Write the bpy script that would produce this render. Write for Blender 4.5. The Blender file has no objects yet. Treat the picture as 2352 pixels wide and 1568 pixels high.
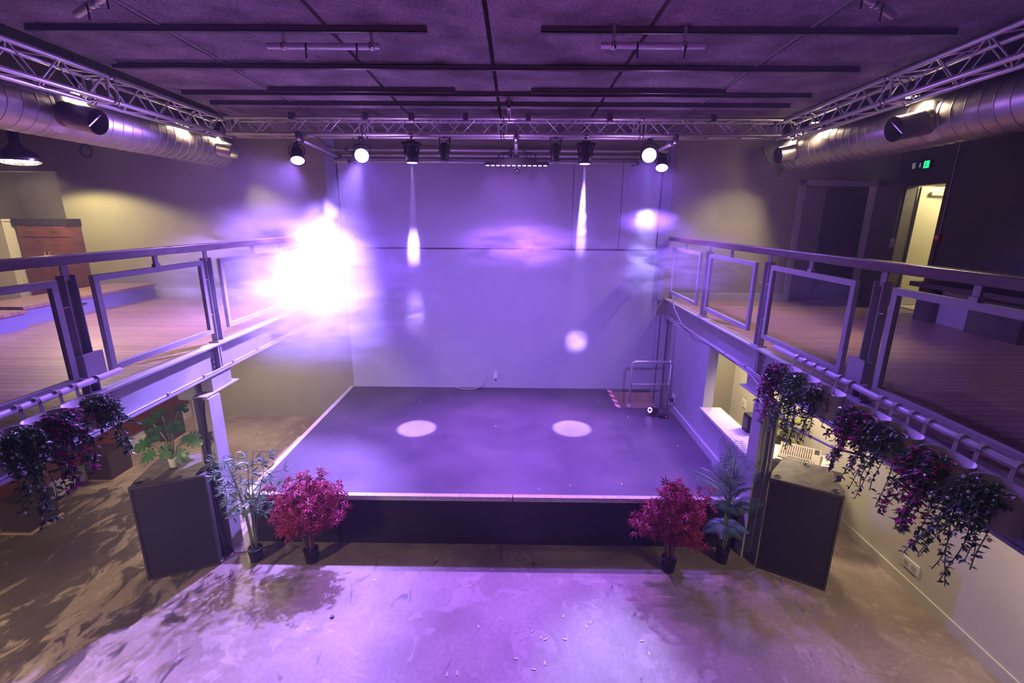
import bpy, math, random
from mathutils import Vector, Matrix
PI = math.pi
R = random.Random(7)
C = bpy.context.scene.collection
sc = bpy.context.scene

# ------------------------------------------------------------------ materials
def nt(name):
    m = bpy.data.materials.new(name); m.use_nodes = True
    n = m.node_tree.nodes; l = m.node_tree.links
    return m, n, l, n['Principled BSDF']
def rgb(c): return (c[0], c[1], c[2], 1)
def mat(name, col, rough=.6, metal=0, noise=0, scale=8, bump=0, col2=None, stretch=None, spec=.5, coat=0):
    m, n, l, b = nt(name)
    b.inputs['Base Color'].default_value = rgb(col); b.inputs['Roughness'].default_value = rough
    b.inputs['Metallic'].default_value = metal; b.inputs['Specular IOR Level'].default_value = spec
    if coat: b.inputs['Coat Weight'].default_value = coat
    if noise or bump or col2:
        tc = n.new('ShaderNodeTexCoord'); mp = n.new('ShaderNodeMapping')
        l.new(tc.outputs['Object'], mp.inputs[0])
        if stretch: mp.inputs['Scale'].default_value = stretch
        nz = n.new('ShaderNodeTexNoise'); nz.inputs['Scale'].default_value = scale; nz.inputs['Detail'].default_value = 6
        l.new(mp.outputs[0], nz.inputs['Vector'])
        if col2 or noise:
            rp = n.new('ShaderNodeValToRGB'); l.new(nz.outputs[0], rp.inputs[0])
            c2 = col2 or tuple(x*(1-noise) for x in col)
            rp.color_ramp.elements[0].position = .35; rp.color_ramp.elements[1].position = .65
            rp.color_ramp.elements[0].color = rgb(c2); rp.color_ramp.elements[1].color = rgb(col)
            l.new(rp.outputs[0], b.inputs['Base Color'])
        if bump:
            bp = n.new('ShaderNodeBump'); bp.inputs['Strength'].default_value = bump; bp.inputs['Distance'].default_value = .01
            l.new(nz.outputs[0], bp.inputs['Height']); l.new(bp.outputs[0], b.inputs['Normal'])
    return m
def emit(name, col, s):
    m, n, l, b = nt(name)
    b.inputs['Base Color'].default_value = rgb(col); b.inputs['Emission Color'].default_value = rgb(col)
    b.inputs['Emission Strength'].default_value = s; m.cycles.emission_sampling = 'NONE'
    return m
M = {}
M['wall'] = mat('sage wall paint', (.27, .26, .185), .75, noise=.06, scale=3, bump=.05)
M['cream'] = mat('cream wall paint', (.60, .57, .49), .75, noise=.05, scale=3, bump=.05)
M['violetwall'] = mat('pale grey wall paint', (.42, .42, .50), .75, noise=.05, scale=3)
M['bluewall'] = mat('slate blue wall paint', (.26, .27, .40), .75, noise=.05, scale=2)
M['screen'] = mat('projection screen fabric', (.40, .40, .47), .8, noise=.04, scale=2)
M['greywall'] = mat('dark grey wall paint', (.10, .095, .10), .7, noise=.08, scale=3)
M['steel'] = mat('painted grey steel', (.44, .43, .46), .42, noise=.06, scale=6)
M['galv'] = mat('galvanised duct steel', (.42, .38, .37), .36, .85, noise=.2, scale=4, bump=.12)
M['alu'] = mat('brushed aluminium', (.66, .64, .66), .38, .65)
M['dkmetal'] = mat('dark channel steel', (.09, .07, .08), .5, .4)
M['chrome'] = mat('polished chrome', (.7, .68, .66), .15, 1)
M['black'] = mat('black plastic', (.018, .018, .022), .45)
M['blackmatte'] = mat('black paint', (.008, .008, .01), .85)
M['spk'] = mat('black textured cabinet paint', (.05, .045, .045), .6, noise=.3, scale=30, bump=.1)
M['spktop'] = mat('scuffed top with warm light tone', (.17, .145, .13), .5, scale=9, col2=(.08, .07, .065))  # scuffs, plus warm lamp light put into the lighter top colour
M['grille'] = mat('black grille foam', (.024, .018, .036), .9, noise=.3, scale=120, bump=.3)  # purple of the haze veil mixed into the black foam colour
M['white'] = mat('white plastic', (.72, .72, .70), .4)
M['trimwhite'] = mat('worn white edging', (.62, .58, .60), .5, noise=.25, scale=20)
M['wood'] = mat('dark stained timber', (.13, .065, .045), .38, scale=6, col2=(.07, .035, .028), stretch=(14, 1, 8), coat=.3)
M['cabwood'] = mat('red mahogany veneer', (.20, .075, .04), .35, scale=5, col2=(.12, .04, .025), stretch=(1, 1, 12))
M['palewood'] = mat('bare plywood', (.50, .36, .24), .6, scale=5, col2=(.40, .27, .17), stretch=(1, 10, 1))
M['maroon'] = mat('maroon vinyl', (.12, .025, .02), .5, noise=.2)
M['darkbox'] = mat('dark brown laminate', (.035, .022, .025), .5)
M['red'] = mat('red plastic', (.55, .03, .03), .4)
M['brass'] = mat('brass', (.7, .5, .2), .3, 1)
M['pot'] = mat('olive cream pot enamel', (.42, .41, .33), .4)
M['pot2'] = mat('pale inner pot', (.6, .52, .50), .5)
M['blackpot'] = mat('black nursery pot', (.02, .02, .024), .5)
M['soil'] = mat('dark soil', (.03, .022, .02), .9, noise=.5, scale=60)
M['bark'] = mat('brown bark', (.26, .15, .10), .8, noise=.4, scale=30)
M['stem'] = mat('green stem', (.15, .22, .08), .5)
M['leaf'] = mat('glossy green leaf', (.08, .24, .09), .28, noise=.35, scale=20)
M['leafdark'] = mat('deep green leaf', (.075, .16, .10), .28, noise=.4, scale=25)
M['leafbam'] = mat('bamboo leaf', (.11, .20, .10), .4, noise=.35, scale=20)
M['leafpalm'] = mat('palm leaflet', (.07, .17, .10), .4, noise=.4, scale=15)
M['leafyel'] = mat('yellow green leaf', (.34, .36, .08), .45, noise=.4, scale=15)
M['mapleleaf'] = mat('crimson maple leaf', (.50, .05, .14), .45, noise=.35, scale=15)
M['magenta'] = mat('magenta blossom', (.80, .04, .36), .5)
M['blossom'] = mat('pale pink blossom', (.72, .60, .62), .5)
M['cardwhite'] = mat('white paper', (.85, .85, .88), .6)
M['cable'] = mat('black rubber cable', (.015, .015, .018), .5)
M['greycable'] = mat('grey cable', (.35, .33, .36), .5)
M['rack'] = mat('grey equipment', (.25, .24, .24), .5, noise=.4, scale=60)
M['mixer'] = mat('light mixer panel', (.42, .39, .37), .4)
M['knob'] = mat('dark knob', (.12, .12, .14), .4)
M['orange'] = mat('orange knob', (.7, .25, .05), .4)
WARM = (1.0, .78, .50)
PURP = (.46, .22, 1.0)
M['e_par'] = emit('violet lamp lens', (.50, .36, 1.0), 26)
M['e_wash'] = emit('purple lamp lens', (.50, .24, 1.0), 13)
M['e_led'] = emit('purple led', (.55, .28, 1.0), 10)
M['e_warm'] = emit('warm lamp glow', (1.0, .80, .55), 30)
M['e_green'] = emit('lit green sign face', (.02, .9, .25), 1.6)
M['e_dimwhite'] = emit('dim white sign symbol', (.5, .55, .5), .35)
M['e_red'] = emit('red standby light', (1, .03, .05), 3)
M['signdark'] = mat('dark green sign face', (.01, .035, .02), .4)

def glass_mat():
    m, n, l, b = nt('clear safety glass')
    n.remove(b)
    t = n.new('ShaderNodeBsdfTransparent'); t.inputs[0].default_value = (.93, .93, .95, 1)
    g = n.new('ShaderNodeBsdfGlossy'); g.inputs['Roughness'].default_value = .05
    x = n.new('ShaderNodeMixShader'); x.inputs[0].default_value = .045; l.new(t.outputs[0], x.inputs[1]); l.new(g.outputs[0], x.inputs[2])
    l.new(x.outputs[0], n['Material Output'].inputs[0])
    return m
M['glass'] = glass_mat()

def plank_mat(name, c1, c2, w=.1, rough=.35):
    m, n, l, b = nt(name)
    tc = n.new('ShaderNodeTexCoord'); mp = n.new('ShaderNodeMapping'); l.new(tc.outputs['Object'], mp.inputs[0])
    br = n.new('ShaderNodeTexBrick'); br.inputs['Scale'].default_value = 1; br.inputs['Brick Width'].default_value = 2.4
    br.inputs['Row Height'].default_value = w; br.inputs['Mortar Size'].default_value = .004
    br.inputs['Color1'].default_value = rgb(c1); br.inputs['Color2'].default_value = rgb(c2); br.inputs['Mortar'].default_value = rgb((.02, .012, .01))
    l.new(mp.outputs[0], br.inputs['Vector'])
    m2 = n.new('ShaderNodeMapping'); m2.inputs['Scale'].default_value = (1.5, 30, 1); l.new(tc.outputs['Object'], m2.inputs[0])
    nz = n.new('ShaderNodeTexNoise'); nz.inputs['Scale'].default_value = 2; nz.inputs['Detail'].default_value = 5; l.new(m2.outputs[0], nz.inputs['Vector'])
    mx = n.new('ShaderNodeMix'); mx.data_type = 'RGBA'; mx.blend_type = 'MULTIPLY'; mx.inputs[0].default_value = .55
    l.new(br.outputs['Color'], mx.inputs[6]); l.new(nz.outputs['Fac'], mx.inputs[7])
    l.new(mx.outputs[2], b.inputs['Base Color'])
    mr = n.new('ShaderNodeMapRange'); l.new(nz.outputs[0], mr.inputs[0]); mr.inputs[3].default_value = rough-.1; mr.inputs[4].default_value = rough+.18
    l.new(mr.outputs[0], b.inputs['Roughness'])
    bp = n.new('ShaderNodeBump'); bp.inputs['Strength'].default_value = .25; bp.inputs['Distance'].default_value = .004
    l.new(br.outputs['Fac'], bp.inputs['Height']); bp.invert = True; l.new(bp.outputs[0], b.inputs['Normal'])
    return m
M['planks'] = plank_mat('timber floor boards', (.56, .36, .25), (.42, .26, .18))

def concrete_mat():
    m, n, l, b = nt('worn concrete')
    tc = n.new('ShaderNodeTexCoord')
    def noise(scale, det=6, dist=0, rough=.55, st=None):
        z = n.new('ShaderNodeTexNoise'); z.inputs['Scale'].default_value = scale; z.inputs['Detail'].default_value = det
        z.inputs['Distortion'].default_value = dist; z.inputs['Roughness'].default_value = rough
        if st:
            mp = n.new('ShaderNodeMapping'); mp.inputs['Scale'].default_value = st; mp.inputs['Rotation'].default_value = (0, 0, .6)
            l.new(tc.outputs['Object'], mp.inputs[0]); l.new(mp.outputs[0], z.inputs['Vector'])
        else: l.new(tc.outputs['Object'], z.inputs['Vector'])
        return z
    def ramp(src, a, bb, ca, cb):
        r = n.new('ShaderNodeValToRGB'); l.new(src, r.inputs[0]); e = r.color_ramp.elements
        e[0].position = a; e[1].position = bb; e[0].color = rgb(ca); e[1].color = rgb(cb); return r
    def mix(f, a, c, bt='MIX'):
        x = n.new('ShaderNodeMix'); x.data_type = 'RGBA'; x.blend_type = bt
        if hasattr(f, 'links'): l.new(f, x.inputs[0])
        else: x.inputs[0].default_value = f
        for s, i in ((a, 6), (c, 7)):
            if hasattr(s, 'links'): l.new(s, x.inputs[i])
            else: x.inputs[i].default_value = rgb(s)
        return x.outputs[2]
    base = ramp(noise(1.2, 8, .4).outputs[0], .38, .62, (.26, .20, .165), (.39, .315, .26))
    fine = ramp(noise(22, 5).outputs[0], .3, .7, (.78, .78, .78), (1, 1, 1))
    c = mix(1.0, base.outputs[0], fine.outputs[0], 'MULTIPLY')
    # scraped patches
    pz = ramp(noise(2.3, 9, 1.2, .65).outputs[0], .56, .58, (0, 0, 0), (1, 1, 1))
    c = mix(pz.outputs[0], c, mix(.30, c, (.52, .44, .38)))
    # dark stains, many at the left side of the room
    sx = n.new('ShaderNodeSeparateXYZ'); l.new(tc.outputs['Object'], sx.inputs[0])
    side = n.new('ShaderNodeMapRange'); l.new(sx.outputs[0], side.inputs[0]); side.inputs[1].default_value = -2.2; side.inputs[2].default_value = -5.6
    side.inputs[3].default_value = -.10; side.inputs[4].default_value = .17; side.clamp = True
    add = n.new('ShaderNodeMath'); add.operation = 'ADD'; l.new(noise(2.6, 9, .9, .62, (1.6, .8, 1)).outputs[0], add.inputs[0]); l.new(side.outputs[0], add.inputs[1])
    yr = n.new('ShaderNodeMapRange'); l.new(sx.outputs[1], yr.inputs[0]); yr.inputs[1].default_value = 5.4; yr.inputs[2].default_value = 6.4
    yr.inputs[3].default_value = 0; yr.inputs[4].default_value = -.22; yr.clamp = True
    add2 = n.new('ShaderNodeMath'); add2.operation = 'ADD'; l.new(add.outputs[0], add2.inputs[0]); l.new(yr.outputs[0], add2.inputs[1]); add = add2
    st = ramp(add.outputs[0], .53, .60, (0, 0, 0), (1, 1, 1))
    c = mix(st.outputs[0], c, mix(.80, c, (.035, .026, .024)))
    # hairline scratches
    l.new(c, b.inputs['Base Color'])
    b.inputs['Roughness'].default_value = .5
    bp = n.new('ShaderNodeBump'); bp.inputs['Strength'].default_value = .25; bp.inputs['Distance'].default_value = .01
    l.new(noise(9, 8).outputs[0], bp.inputs['Height']); l.new(bp.outputs[0], b.inputs['Normal'])
    return m
M['concrete'] = concrete_mat()

def ceil_mat():
    m, n, l, b = nt('wood wool slab')
    tc = n.new('ShaderNodeTexCoord')
    a = n.new('ShaderNodeTexNoise'); a.inputs['Scale'].default_value = 2.2; a.inputs['Detail'].default_value = 8
    l.new(tc.outputs['Object'], a.inputs['Vector'])
    w = n.new('ShaderNodeTexNoise'); w.inputs['Scale'].default_value = 38; w.inputs['Detail'].default_value = 6; w.inputs['Distortion'].default_value = 2.5
    l.new(tc.outputs['Object'], w.inputs['Vector'])
    r = n.new('ShaderNodeValToRGB'); l.new(a.outputs[0], r.inputs[0]); r.color_ramp.elements[0].position = .35; r.color_ramp.elements[1].position = .7
    r.color_ramp.elements[0].color = rgb((.15, .11, .13)); r.color_ramp.elements[1].color = rgb((.34, .28, .30))
    r2 = n.new('ShaderNodeValToRGB'); l.new(w.outputs[0], r2.inputs[0]); r2.color_ramp.elements[0].position = .3; r2.color_ramp.elements[1].position = .7
    r2.color_ramp.elements[0].color = rgb((.30, .30, .30)); r2.color_ramp.elements[1].color = rgb((1.5, 1.5, 1.5))
    x = n.new('ShaderNodeMix'); x.data_type = 'RGBA'; x.blend_type = 'MULTIPLY'; x.inputs[0].default_value = 1
    l.new(r.outputs[0], x.inputs[6]); l.new(r2.outputs[0], x.inputs[7]); l.new(x.outputs[2], b.inputs['Base Color'])
    b.inputs['Roughness'].default_value = .85
    bp = n.new('ShaderNodeBump'); bp.inputs['Strength'].default_value = .5; bp.inputs['Distance'].default_value = .01
    l.new(w.outputs[0], bp.inputs['Height']); l.new(bp.outputs[0], b.inputs['Normal'])
    return m
M['slab'] = ceil_mat()
def deck_mat():
    m, n, l, b = nt('dark stage vinyl')
    tc = n.new('ShaderNodeTexCoord')
    a = n.new('ShaderNodeTexNoise'); a.inputs['Scale'].default_value = 1.5; a.inputs['Detail'].default_value = 8; l.new(tc.outputs['Object'], a.inputs['Vector'])
    r = n.new('ShaderNodeValToRGB'); l.new(a.outputs[0], r.inputs[0]); r.color_ramp.elements[0].position = .35; r.color_ramp.elements[1].position = .7
    r.color_ramp.elements[0].color = rgb((.06, .05, .065)); r.color_ramp.elements[1].color = rgb((.10, .085, .10))
    s = n.new('ShaderNodeTexNoise'); s.inputs['Scale'].default_value = 55; s.inputs['Detail'].default_value = 3; l.new(tc.outputs['Object'], s.inputs['Vector'])
    r2 = n.new('ShaderNodeValToRGB'); l.new(s.outputs[0], r2.inputs[0]); r2.color_ramp.elements[0].position = .73; r2.color_ramp.elements[1].position = .76
    r2.color_ramp.elements[0].color = rgb((0, 0, 0)); r2.color_ramp.elements[1].color = rgb((.35, .35, .35))
    x = n.new('ShaderNodeMix'); x.data_type = 'RGBA'; x.blend_type = 'ADD'; x.inputs[0].default_value = 1
    l.new(r.outputs[0], x.inputs[6]); l.new(r2.outputs[0], x.inputs[7]); l.new(x.outputs[2], b.inputs['Base Color'])
    b.inputs['Roughness'].default_value = .42
    return m
M['deck'] = deck_mat()
M['fascia'] = mat('black stage cloth', (.022, .018, .030), .85, noise=.4, scale=2)
def hazard_mat():
    m, n, l, b = nt('red and white hazard tape')
    tc = n.new('ShaderNodeTexCoord'); w = n.new('ShaderNodeTexWave'); w.bands_direction = 'DIAGONAL'; w.inputs['Scale'].default_value = 2.6
    l.new(tc.outputs['Object'], w.inputs['Vector'])
    r = n.new('ShaderNodeValToRGB'); r.color_ramp.interpolation = 'CONSTANT'; r.color_ramp.elements[1].position = .5
    r.color_ramp.elements[0].color = rgb((.75, .02, .05)); r.color_ramp.elements[1].color = rgb((.75, .72, .75))
    l.new(w.outputs[0], r.inputs[0]); l.new(r.outputs[0], b.inputs['Base Color']); return m
M['hazard'] = hazard_mat()

# ------------------------------------------------------------------ mesh builder
class G:
    def __init__(s): s.v = []; s.f = []; s.sm = []
    def add(s, vs, fs, smooth=False):
        o = len(s.v); s.v += [tuple(p) for p in vs]
        for f in fs: s.f.append(tuple(i+o for i in f)); s.sm.append(smooth)
        return s
    def box(s, x0, x1, y0, y1, z0, z1, mtx=None):
        vs = [Vector(p) for p in ((x0, y0, z0), (x1, y0, z0), (x1, y1, z0), (x0, y1, z0), (x0, y0, z1), (x1, y0, z1), (x1, y1, z1), (x0, y1, z1))]
        if mtx: vs = [mtx @ p for p in vs]
        return s.add(vs, [(0, 3, 2, 1), (4, 5, 6, 7), (0, 1, 5, 4), (1, 2, 6, 5), (2, 3, 7, 6), (3, 0, 4, 7)])
    def bar(s, a, b, w, h):
        a = Vector(a); b = Vector(b); d = b-a; L = d.length; z = d.normalized()
        x = z.cross(Vector((0, 0, 1)));
        if x.length < 1e-4: x = Vector((1, 0, 0))
        x.normalize(); y = z.cross(x)
        m = Matrix((x, y, z)).transposed().to_4x4(); m.translation = a
        return s.box(-w/2, w/2, -h/2, h/2, 0, L, m)
    def tube(s, pts, r, n=10, cap=True, closed=False):
        pts = [Vector(p) for p in pts]; k = len(pts)
        rs = r if isinstance(r, (list, tuple)) else [r]*k
        rings = []; up = None
        for i, p in enumerate(pts):
            if closed: t = (pts[(i+1) % k]-pts[i-1])
            else: t = (pts[min(i+1, k-1)]-pts[max(i-1, 0)])
            t.normalize()
            if up is None:
                up = t.orthogonal().normalized()
            else:
                up = (up - t*up.dot(t))
                if up.length < 1e-5: up = t.orthogonal()
                up.normalize()
            w = t.cross(up)
            rings.append([p + (up*math.cos(2*PI*j/n)+w*math.sin(2*PI*j/n))*rs[i] for j in range(n)])
        vs = [q for rg in rings for q in rg]; fs = []
        for i in range(k if closed else k-1):
            a = i*n; b = ((i+1) % k)*n
            for j in range(n): fs.append((a+j, a+(j+1) % n, b+(j+1) % n, b+j))
        s.add(vs, fs, True)
        if cap and not closed:
            o = len(s.v)-len(vs)
            s.f.append(tuple(o+j for j in reversed(range(n)))); s.sm.append(False)
            s.f.append(tuple(o+(k-1)*n+j for j in range(n))); s.sm.append(False)
        return s
    def lathe(s, prof, mtx=None, n=24, cap0=True, cap1=True, sx=1, sy=1, flat=0):
        vs = []; fs = []
        for r, z in prof:
            for j in range(n):
                a = 2*PI*j/n; x = r*math.cos(a)*sx; y = r*math.sin(a)*sy
                if flat: y += math.copysign(flat, y) if abs(y) > 1e-6 else 0
                p = Vector((x, y, z)); vs.append(mtx @ p if mtx else p)
        k = len(prof)
        for i in range(k-1):
            for j in range(n): fs.append((i*n+j, i*n+(j+1) % n, (i+1)*n+(j+1) % n, (i+1)*n+j))
        s.add(vs, fs, True); o = len(s.v)-len(vs)
        if cap0: s.f.append(tuple(o+j for j in reversed(range(n)))); s.sm.append(False)
        if cap1: s.f.append(tuple(o+(k-1)*n+j for j in range(n))); s.sm.append(False)
        return s
    def leaf(s, p, d, nrm, L, W, fold=.15):
        p = Vector(p); d = Vector(d).normalized(); nrm = Vector(nrm); sd = d.cross(nrm)
        if sd.length < 1e-4: sd = d.orthogonal()
        sd.normalize(); up = sd.cross(d)
        vs = [p, p+d*L*.45+sd*W*.5+up*fold*W, p+d*L-up*fold*L*.3, p+d*L*.45-sd*W*.5+up*fold*W, p+d*L*.5]
        return s.add(vs, [(0, 1, 4), (1, 2, 4), (2, 3, 4), (3, 0, 4)])
    def ball(s, c, r, n=6, m=4):
        return s.lathe([(max(r*math.sin(PI*i/m), r*.05), -r*math.cos(PI*i/m)) for i in range(m+1)], Matrix.Translation(c), n)

def aim(p, d):
    z = Vector(d).normalized(); q = z.to_track_quat('Z', 'Y').to_matrix().to_4x4(); q.translation = Vector(p); return q

def worldpos(o):
    v = Vector((0, 0, 0))
    while o: v += o.location; o = o.parent
    return v
def obj(name, g, m, parent=None, **kw):
    off = worldpos(parent) if parent else None
    if parent is None and g.v:
        xs = [p[0] for p in g.v]; ys = [p[1] for p in g.v]; zs = [p[2] for p in g.v]
        off = Vector(((min(xs)+max(xs))/2, (min(ys)+max(ys))/2, min(zs)))
        if kw.pop('abs', False): off = Vector((0, 0, 0))
    kw.pop('abs', None)
    me = bpy.data.meshes.new(name)
    me.from_pydata([(p[0]-off.x, p[1]-off.y, p[2]-off.z) for p in g.v], [], g.f)
    me.polygons.foreach_set('use_smooth', g.sm); me.update()
    me.materials.append(M[m] if isinstance(m, str) else m)
    o = bpy.data.objects.new(name, me); C.objects.link(o)
    if parent: o.parent = parent
    else: o.location = off
    for k, v in kw.items(): o[k] = v
    return o
def thing(name, label, cat, loc, group=None):
    o = bpy.data.objects.new(name, None); C.objects.link(o); o.location = loc; o['label'] = label; o['category'] = cat
    o.empty_display_size = .1
    if group: o['group'] = group
    return o
def tagged(name, g, m, label, cat, group=None, kind=None):
    o = obj(name, g, m); o['label'] = label; o['category'] = cat
    if group: o['group'] = group
    if kind: o['kind'] = kind
    return o
def struct(name, g, m, label=None, parent=None):
    o = obj(name, g, m, parent, abs=True) if parent is None else obj(name, g, m, parent)
    if parent is None:
        o['kind'] = 'structure'
        if label: o['label'] = label; o['category'] = stem_cat(name)
    return o
def stem_cat(n): return n.split('_')[0]
def bev(o, w=.01, seg=2):
    b = o.modifiers.new('bevel', 'BEVEL'); b.width = w; b.segments = seg; b.limit_method = 'ANGLE'; return o

# ------------------------------------------------------------------ constants (metres; lower floor z = 0)
CAMZ = 3.87; YB = 8.7; ZBAL = 2.42; ZST = .66
XL, XR = -3.45, 2.80                 # inner faces of the balconies
def zc(y): return 5.32+.0245*(8.7-y)   # sloping ceiling

# ------------------------------------------------------------------ setting
struct('floor', G().box(-7.2, 4.4, -2.5, 9.0, -.1, 0), 'concrete', 'worn concrete lower floor with dark stains at the left')
g = G()
g.box(-8.15, 4.9, YB, YB+.15, 0, 5.7)            # upper and lower back wall
g.box(4.9, 5.06, YB, YB+.15, 4.52, 5.7); g.box(5.06, 6.42, YB, YB+.15, 4.52, 5.7); g.box(6.42, 7.2, YB, YB+.15, 0, 5.7); g.box(4.9, 6.42, YB, YB+.15, 0, ZBAL)
g.box(4.9, 5.02, YB, YB+.15, ZBAL, 4.52)
struct('wall_back', g, 'wall', 'olive green back wall behind the stage and both balconies')
# room behind the dark double door
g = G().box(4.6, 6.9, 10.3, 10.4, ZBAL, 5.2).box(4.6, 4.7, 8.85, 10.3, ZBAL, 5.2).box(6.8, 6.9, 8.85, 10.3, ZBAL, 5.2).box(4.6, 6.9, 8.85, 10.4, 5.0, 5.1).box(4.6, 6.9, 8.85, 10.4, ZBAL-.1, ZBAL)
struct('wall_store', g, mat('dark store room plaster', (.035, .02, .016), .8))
# left recess
g = G().box(-10.2, -8.15, 9.9, 10.0, 2.3, 5.7).box(-8.15, -8.05, YB+.15, 9.9, 2.3, 5.7).box(-10.3, -10.2, -2.5, 10, 0, 5.7)
g.box(-10.2, -8.15, YB, YB+.2, 4.62, 5.7)
struct('wall_left', g, 'wall', 'olive side wall and recess behind the left balcony')
struct('wall_left_lower', G().box(-6.65, -6.5, -2.5, YB, 0, 2.2), 'violetwall')
struct('baseboard_left', G().box(-6.5, -6.47, -2.5, YB, 0, .16), 'trimwhite')
# right upper wall with door opening (y 7.62..8.40)
g = G().box(6.65, 6.8, -2.5, 7.66, 0, 5.7).box(6.65, 6.8, 8.44, YB, 0, 5.7).box(6.65, 6.8, 7.66, 8.44, 4.47, 5.7).box(6.65, 6.8, 7.66, 8.44, 0, ZBAL)
struct('wall_right', g, 'greywall', 'dark grey wall along the right balcony')
# lit corridor behind right door
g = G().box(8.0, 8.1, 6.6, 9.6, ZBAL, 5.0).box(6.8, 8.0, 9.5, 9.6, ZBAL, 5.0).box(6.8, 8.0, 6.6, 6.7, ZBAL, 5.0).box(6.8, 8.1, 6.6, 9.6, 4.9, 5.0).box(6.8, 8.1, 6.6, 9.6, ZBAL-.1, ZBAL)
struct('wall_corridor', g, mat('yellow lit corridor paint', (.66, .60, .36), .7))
struct('trim_9', G().box(7.97, 8.0, 6.9, 7.75, ZBAL, 4.25), 'trimwhite')
struct('wall_right_lower', G().box(4.27, 4.4, -2.5, 8.7, 0, 2.3), 'cream', 'cream wall under the right balcony')
struct('baseboard_right', G().box(4.25, 4.27, -2.5, 8.7, 0, .13), 'cream')
struct('wall_rear', G().box(-10.3, 6.8, -2.65, -2.5, 0, 5.7), 'greywall')
# stage side wall under the right balcony, with the big opening
g = G().box(2.74, 2.88, 6.4, 7.85, 0, 2.14).box(2.74, 2.88, 4.98, 6.4, 0, 1.19)
struct('wall_stage_side', g, 'violetwall', 'grey wall beside the stage under the right balcony')
struct('trim_1', G().box(2.70, 3.0, 4.98, 6.4, 1.19, 1.23), 'trimwhite')
struct('trim_2', G().box(2.71, 2.74, 4.98, 7.85, ZST, ZST+.11), 'violetwall')
struct('trim_3', G().box(-6.5, -3.2, 8.68, YB, 0, .13).box(-6.5, -3.2, 8.685, YB, .13, .31), 'wall')
g = G().box(2.64, 2.70, 8.62, YB, .2, 2.14).box(2.72, 2.84, 8.6, YB, .2, 2.14).box(2.86, 3.0, 7.85, 8.7, 0, 2.14)
struct('trim_4', g, 'violetwall')
# back wall feature area above the stage
struct('trim_5', G().box(-3.36, -3.16, 8.66, YB, ZBAL, 5.35).box(2.55, 2.72, 8.66, YB, ZBAL, 5.35), 'bluewall')
# ceiling slabs with joints
def ceilbox(x0, x1, y0, y1, t=.06, up=0):
    return [(x0, y0, zc(y0)+up), (x1, y0, zc(y0)+up), (x1, y1, zc(y1)+up), (x0, y1, zc(y1)+up), (x0, y0, zc(y0)+t+up), (x1, y0, zc(y0)+t+up), (x1, y1, zc(y1)+t+up), (x0, y1, zc(y1)+t+up)]
BF = [(0, 3, 2, 1), (4, 5, 6, 7), (0, 1, 5, 4), (1, 2, 6, 5), (2, 3, 7, 6), (3, 0, 4, 7)]
g = G(); js = [-4.36, -3.047, -1.615, -.256, 1.107, 2.459, 3.98]
for a, b in zip(js[:-1], js[1:]): g.add(ceilbox(a+.02, b-.02, -2.5, YB), BF)
struct('ceiling', g, 'slab', 'rough wood wool slab ceiling with dark joints')
g = G().add(ceilbox(-10.3, 7, -2.6, 10, .06, .10), BF)
struct('ceiling_void', g, 'blackmatte')
g = G()
for x in (-3.047, 2.459):  # pale flanges showing beside the outer joints
    g.bar((x+(.035 if x < 0 else -.035), -2, zc(-2)-.004), (x+(.035 if x < 0 else -.035), YB-.1, zc(YB-.1)-.004), .03, .012)
struct('ceiling_trim', g, 'rack')
# balcony floors and steel edge beams
struct('floor_balcony_left', G().box(-10.2, XL-.05, -2.5, 10, ZBAL-.14, ZBAL), 'planks', 'timber boarded floor of the left balcony')
struct('floor_balcony_right', G().box(XR+.05, 6.65, -2.5, YB, ZBAL-.12, ZBAL), 'planks', 'timber boarded floor of the right balcony')
for sgn, X, nm, lb in ((1, XL, 'beam_left', 'left'), (-1, XR, 'beam_right', 'right')):
    def bx(g, a, b, y0, y1, z0, z1):
        xa, xb = X+sgn*a, X+sgn*b
        return g.box(min(xa, xb), max(xa, xb), y0, y1, z0, z1)
    g = G()
    bx(g, -.05, -.03, -2.5, 8.7, 2.15, 2.43)       # web (set back)
    bx(g, -.09, .03, -2.5, 8.7, 2.43, 2.45)        # top flange
    bx(g, -.09, .045, -2.5, 8.7, 2.13, 2.15)       # bottom flange
    bx(g, -.03, .02, 5.18, 5.20, 2.15, 2.43); bx(g, -.03, .02, 5.22, 5.24, 2.15, 2.43)
    for k in range(4):
        for yy in (5.13, 5.29):
            m_ = Matrix.Translation((X-sgn*.028, yy, 2.19+k*.06)) @ Matrix.Rotation(PI/2*sgn, 4, 'Y')
            g.lathe([(.014, 0), (.014, .012), (.008, .018)], m_, 6)
    struct(nm, g, 'steel', 'grey steel edge beam of the %s balcony' % lb)
    # stub bracket over the column
    g = G(); bx(g, -.10, .03, 4.97, 5.33, 1.95, 2.13); bx(g, -.10, .06, 4.80, 5.42, 1.935, 1.95)
    struct('trim_6' if sgn > 0 else 'trim_7', g, 'steel')
    g = G()
    xa, xb = (X+sgn*.10, X-sgn*.08)
    bx(g, .08, .10, 4.77, 4.97, 0, 1.935); bx(g, -.09, -.07, 4.77, 4.97, 0, 1.935); bx(g, -.07, .08, 4.865, 4.88, 0, 1.935)
    struct('column_'+lb, g, 'steel', 'grey steel column at the front %s corner of the stage' % lb)
# narrow conduit along beams
for X, sg, lb in ((XL, 1, 'left'), (XR, -1, 'right')):
    x = X+sg*.03
    g = G().tube([(x, -2, 2.165), (x, 8.6, 2.165)], .008, 6)
    for k in range(14): g.box(x-.012, x+.012, 1+k*.55, 1.03+k*.55, 2.15, 2.185)
    tagged('conduit', g, 'steel', 'thin clipped conduit along the bottom flange of the %s balcony beam' % lb, 'conduit')

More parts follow.
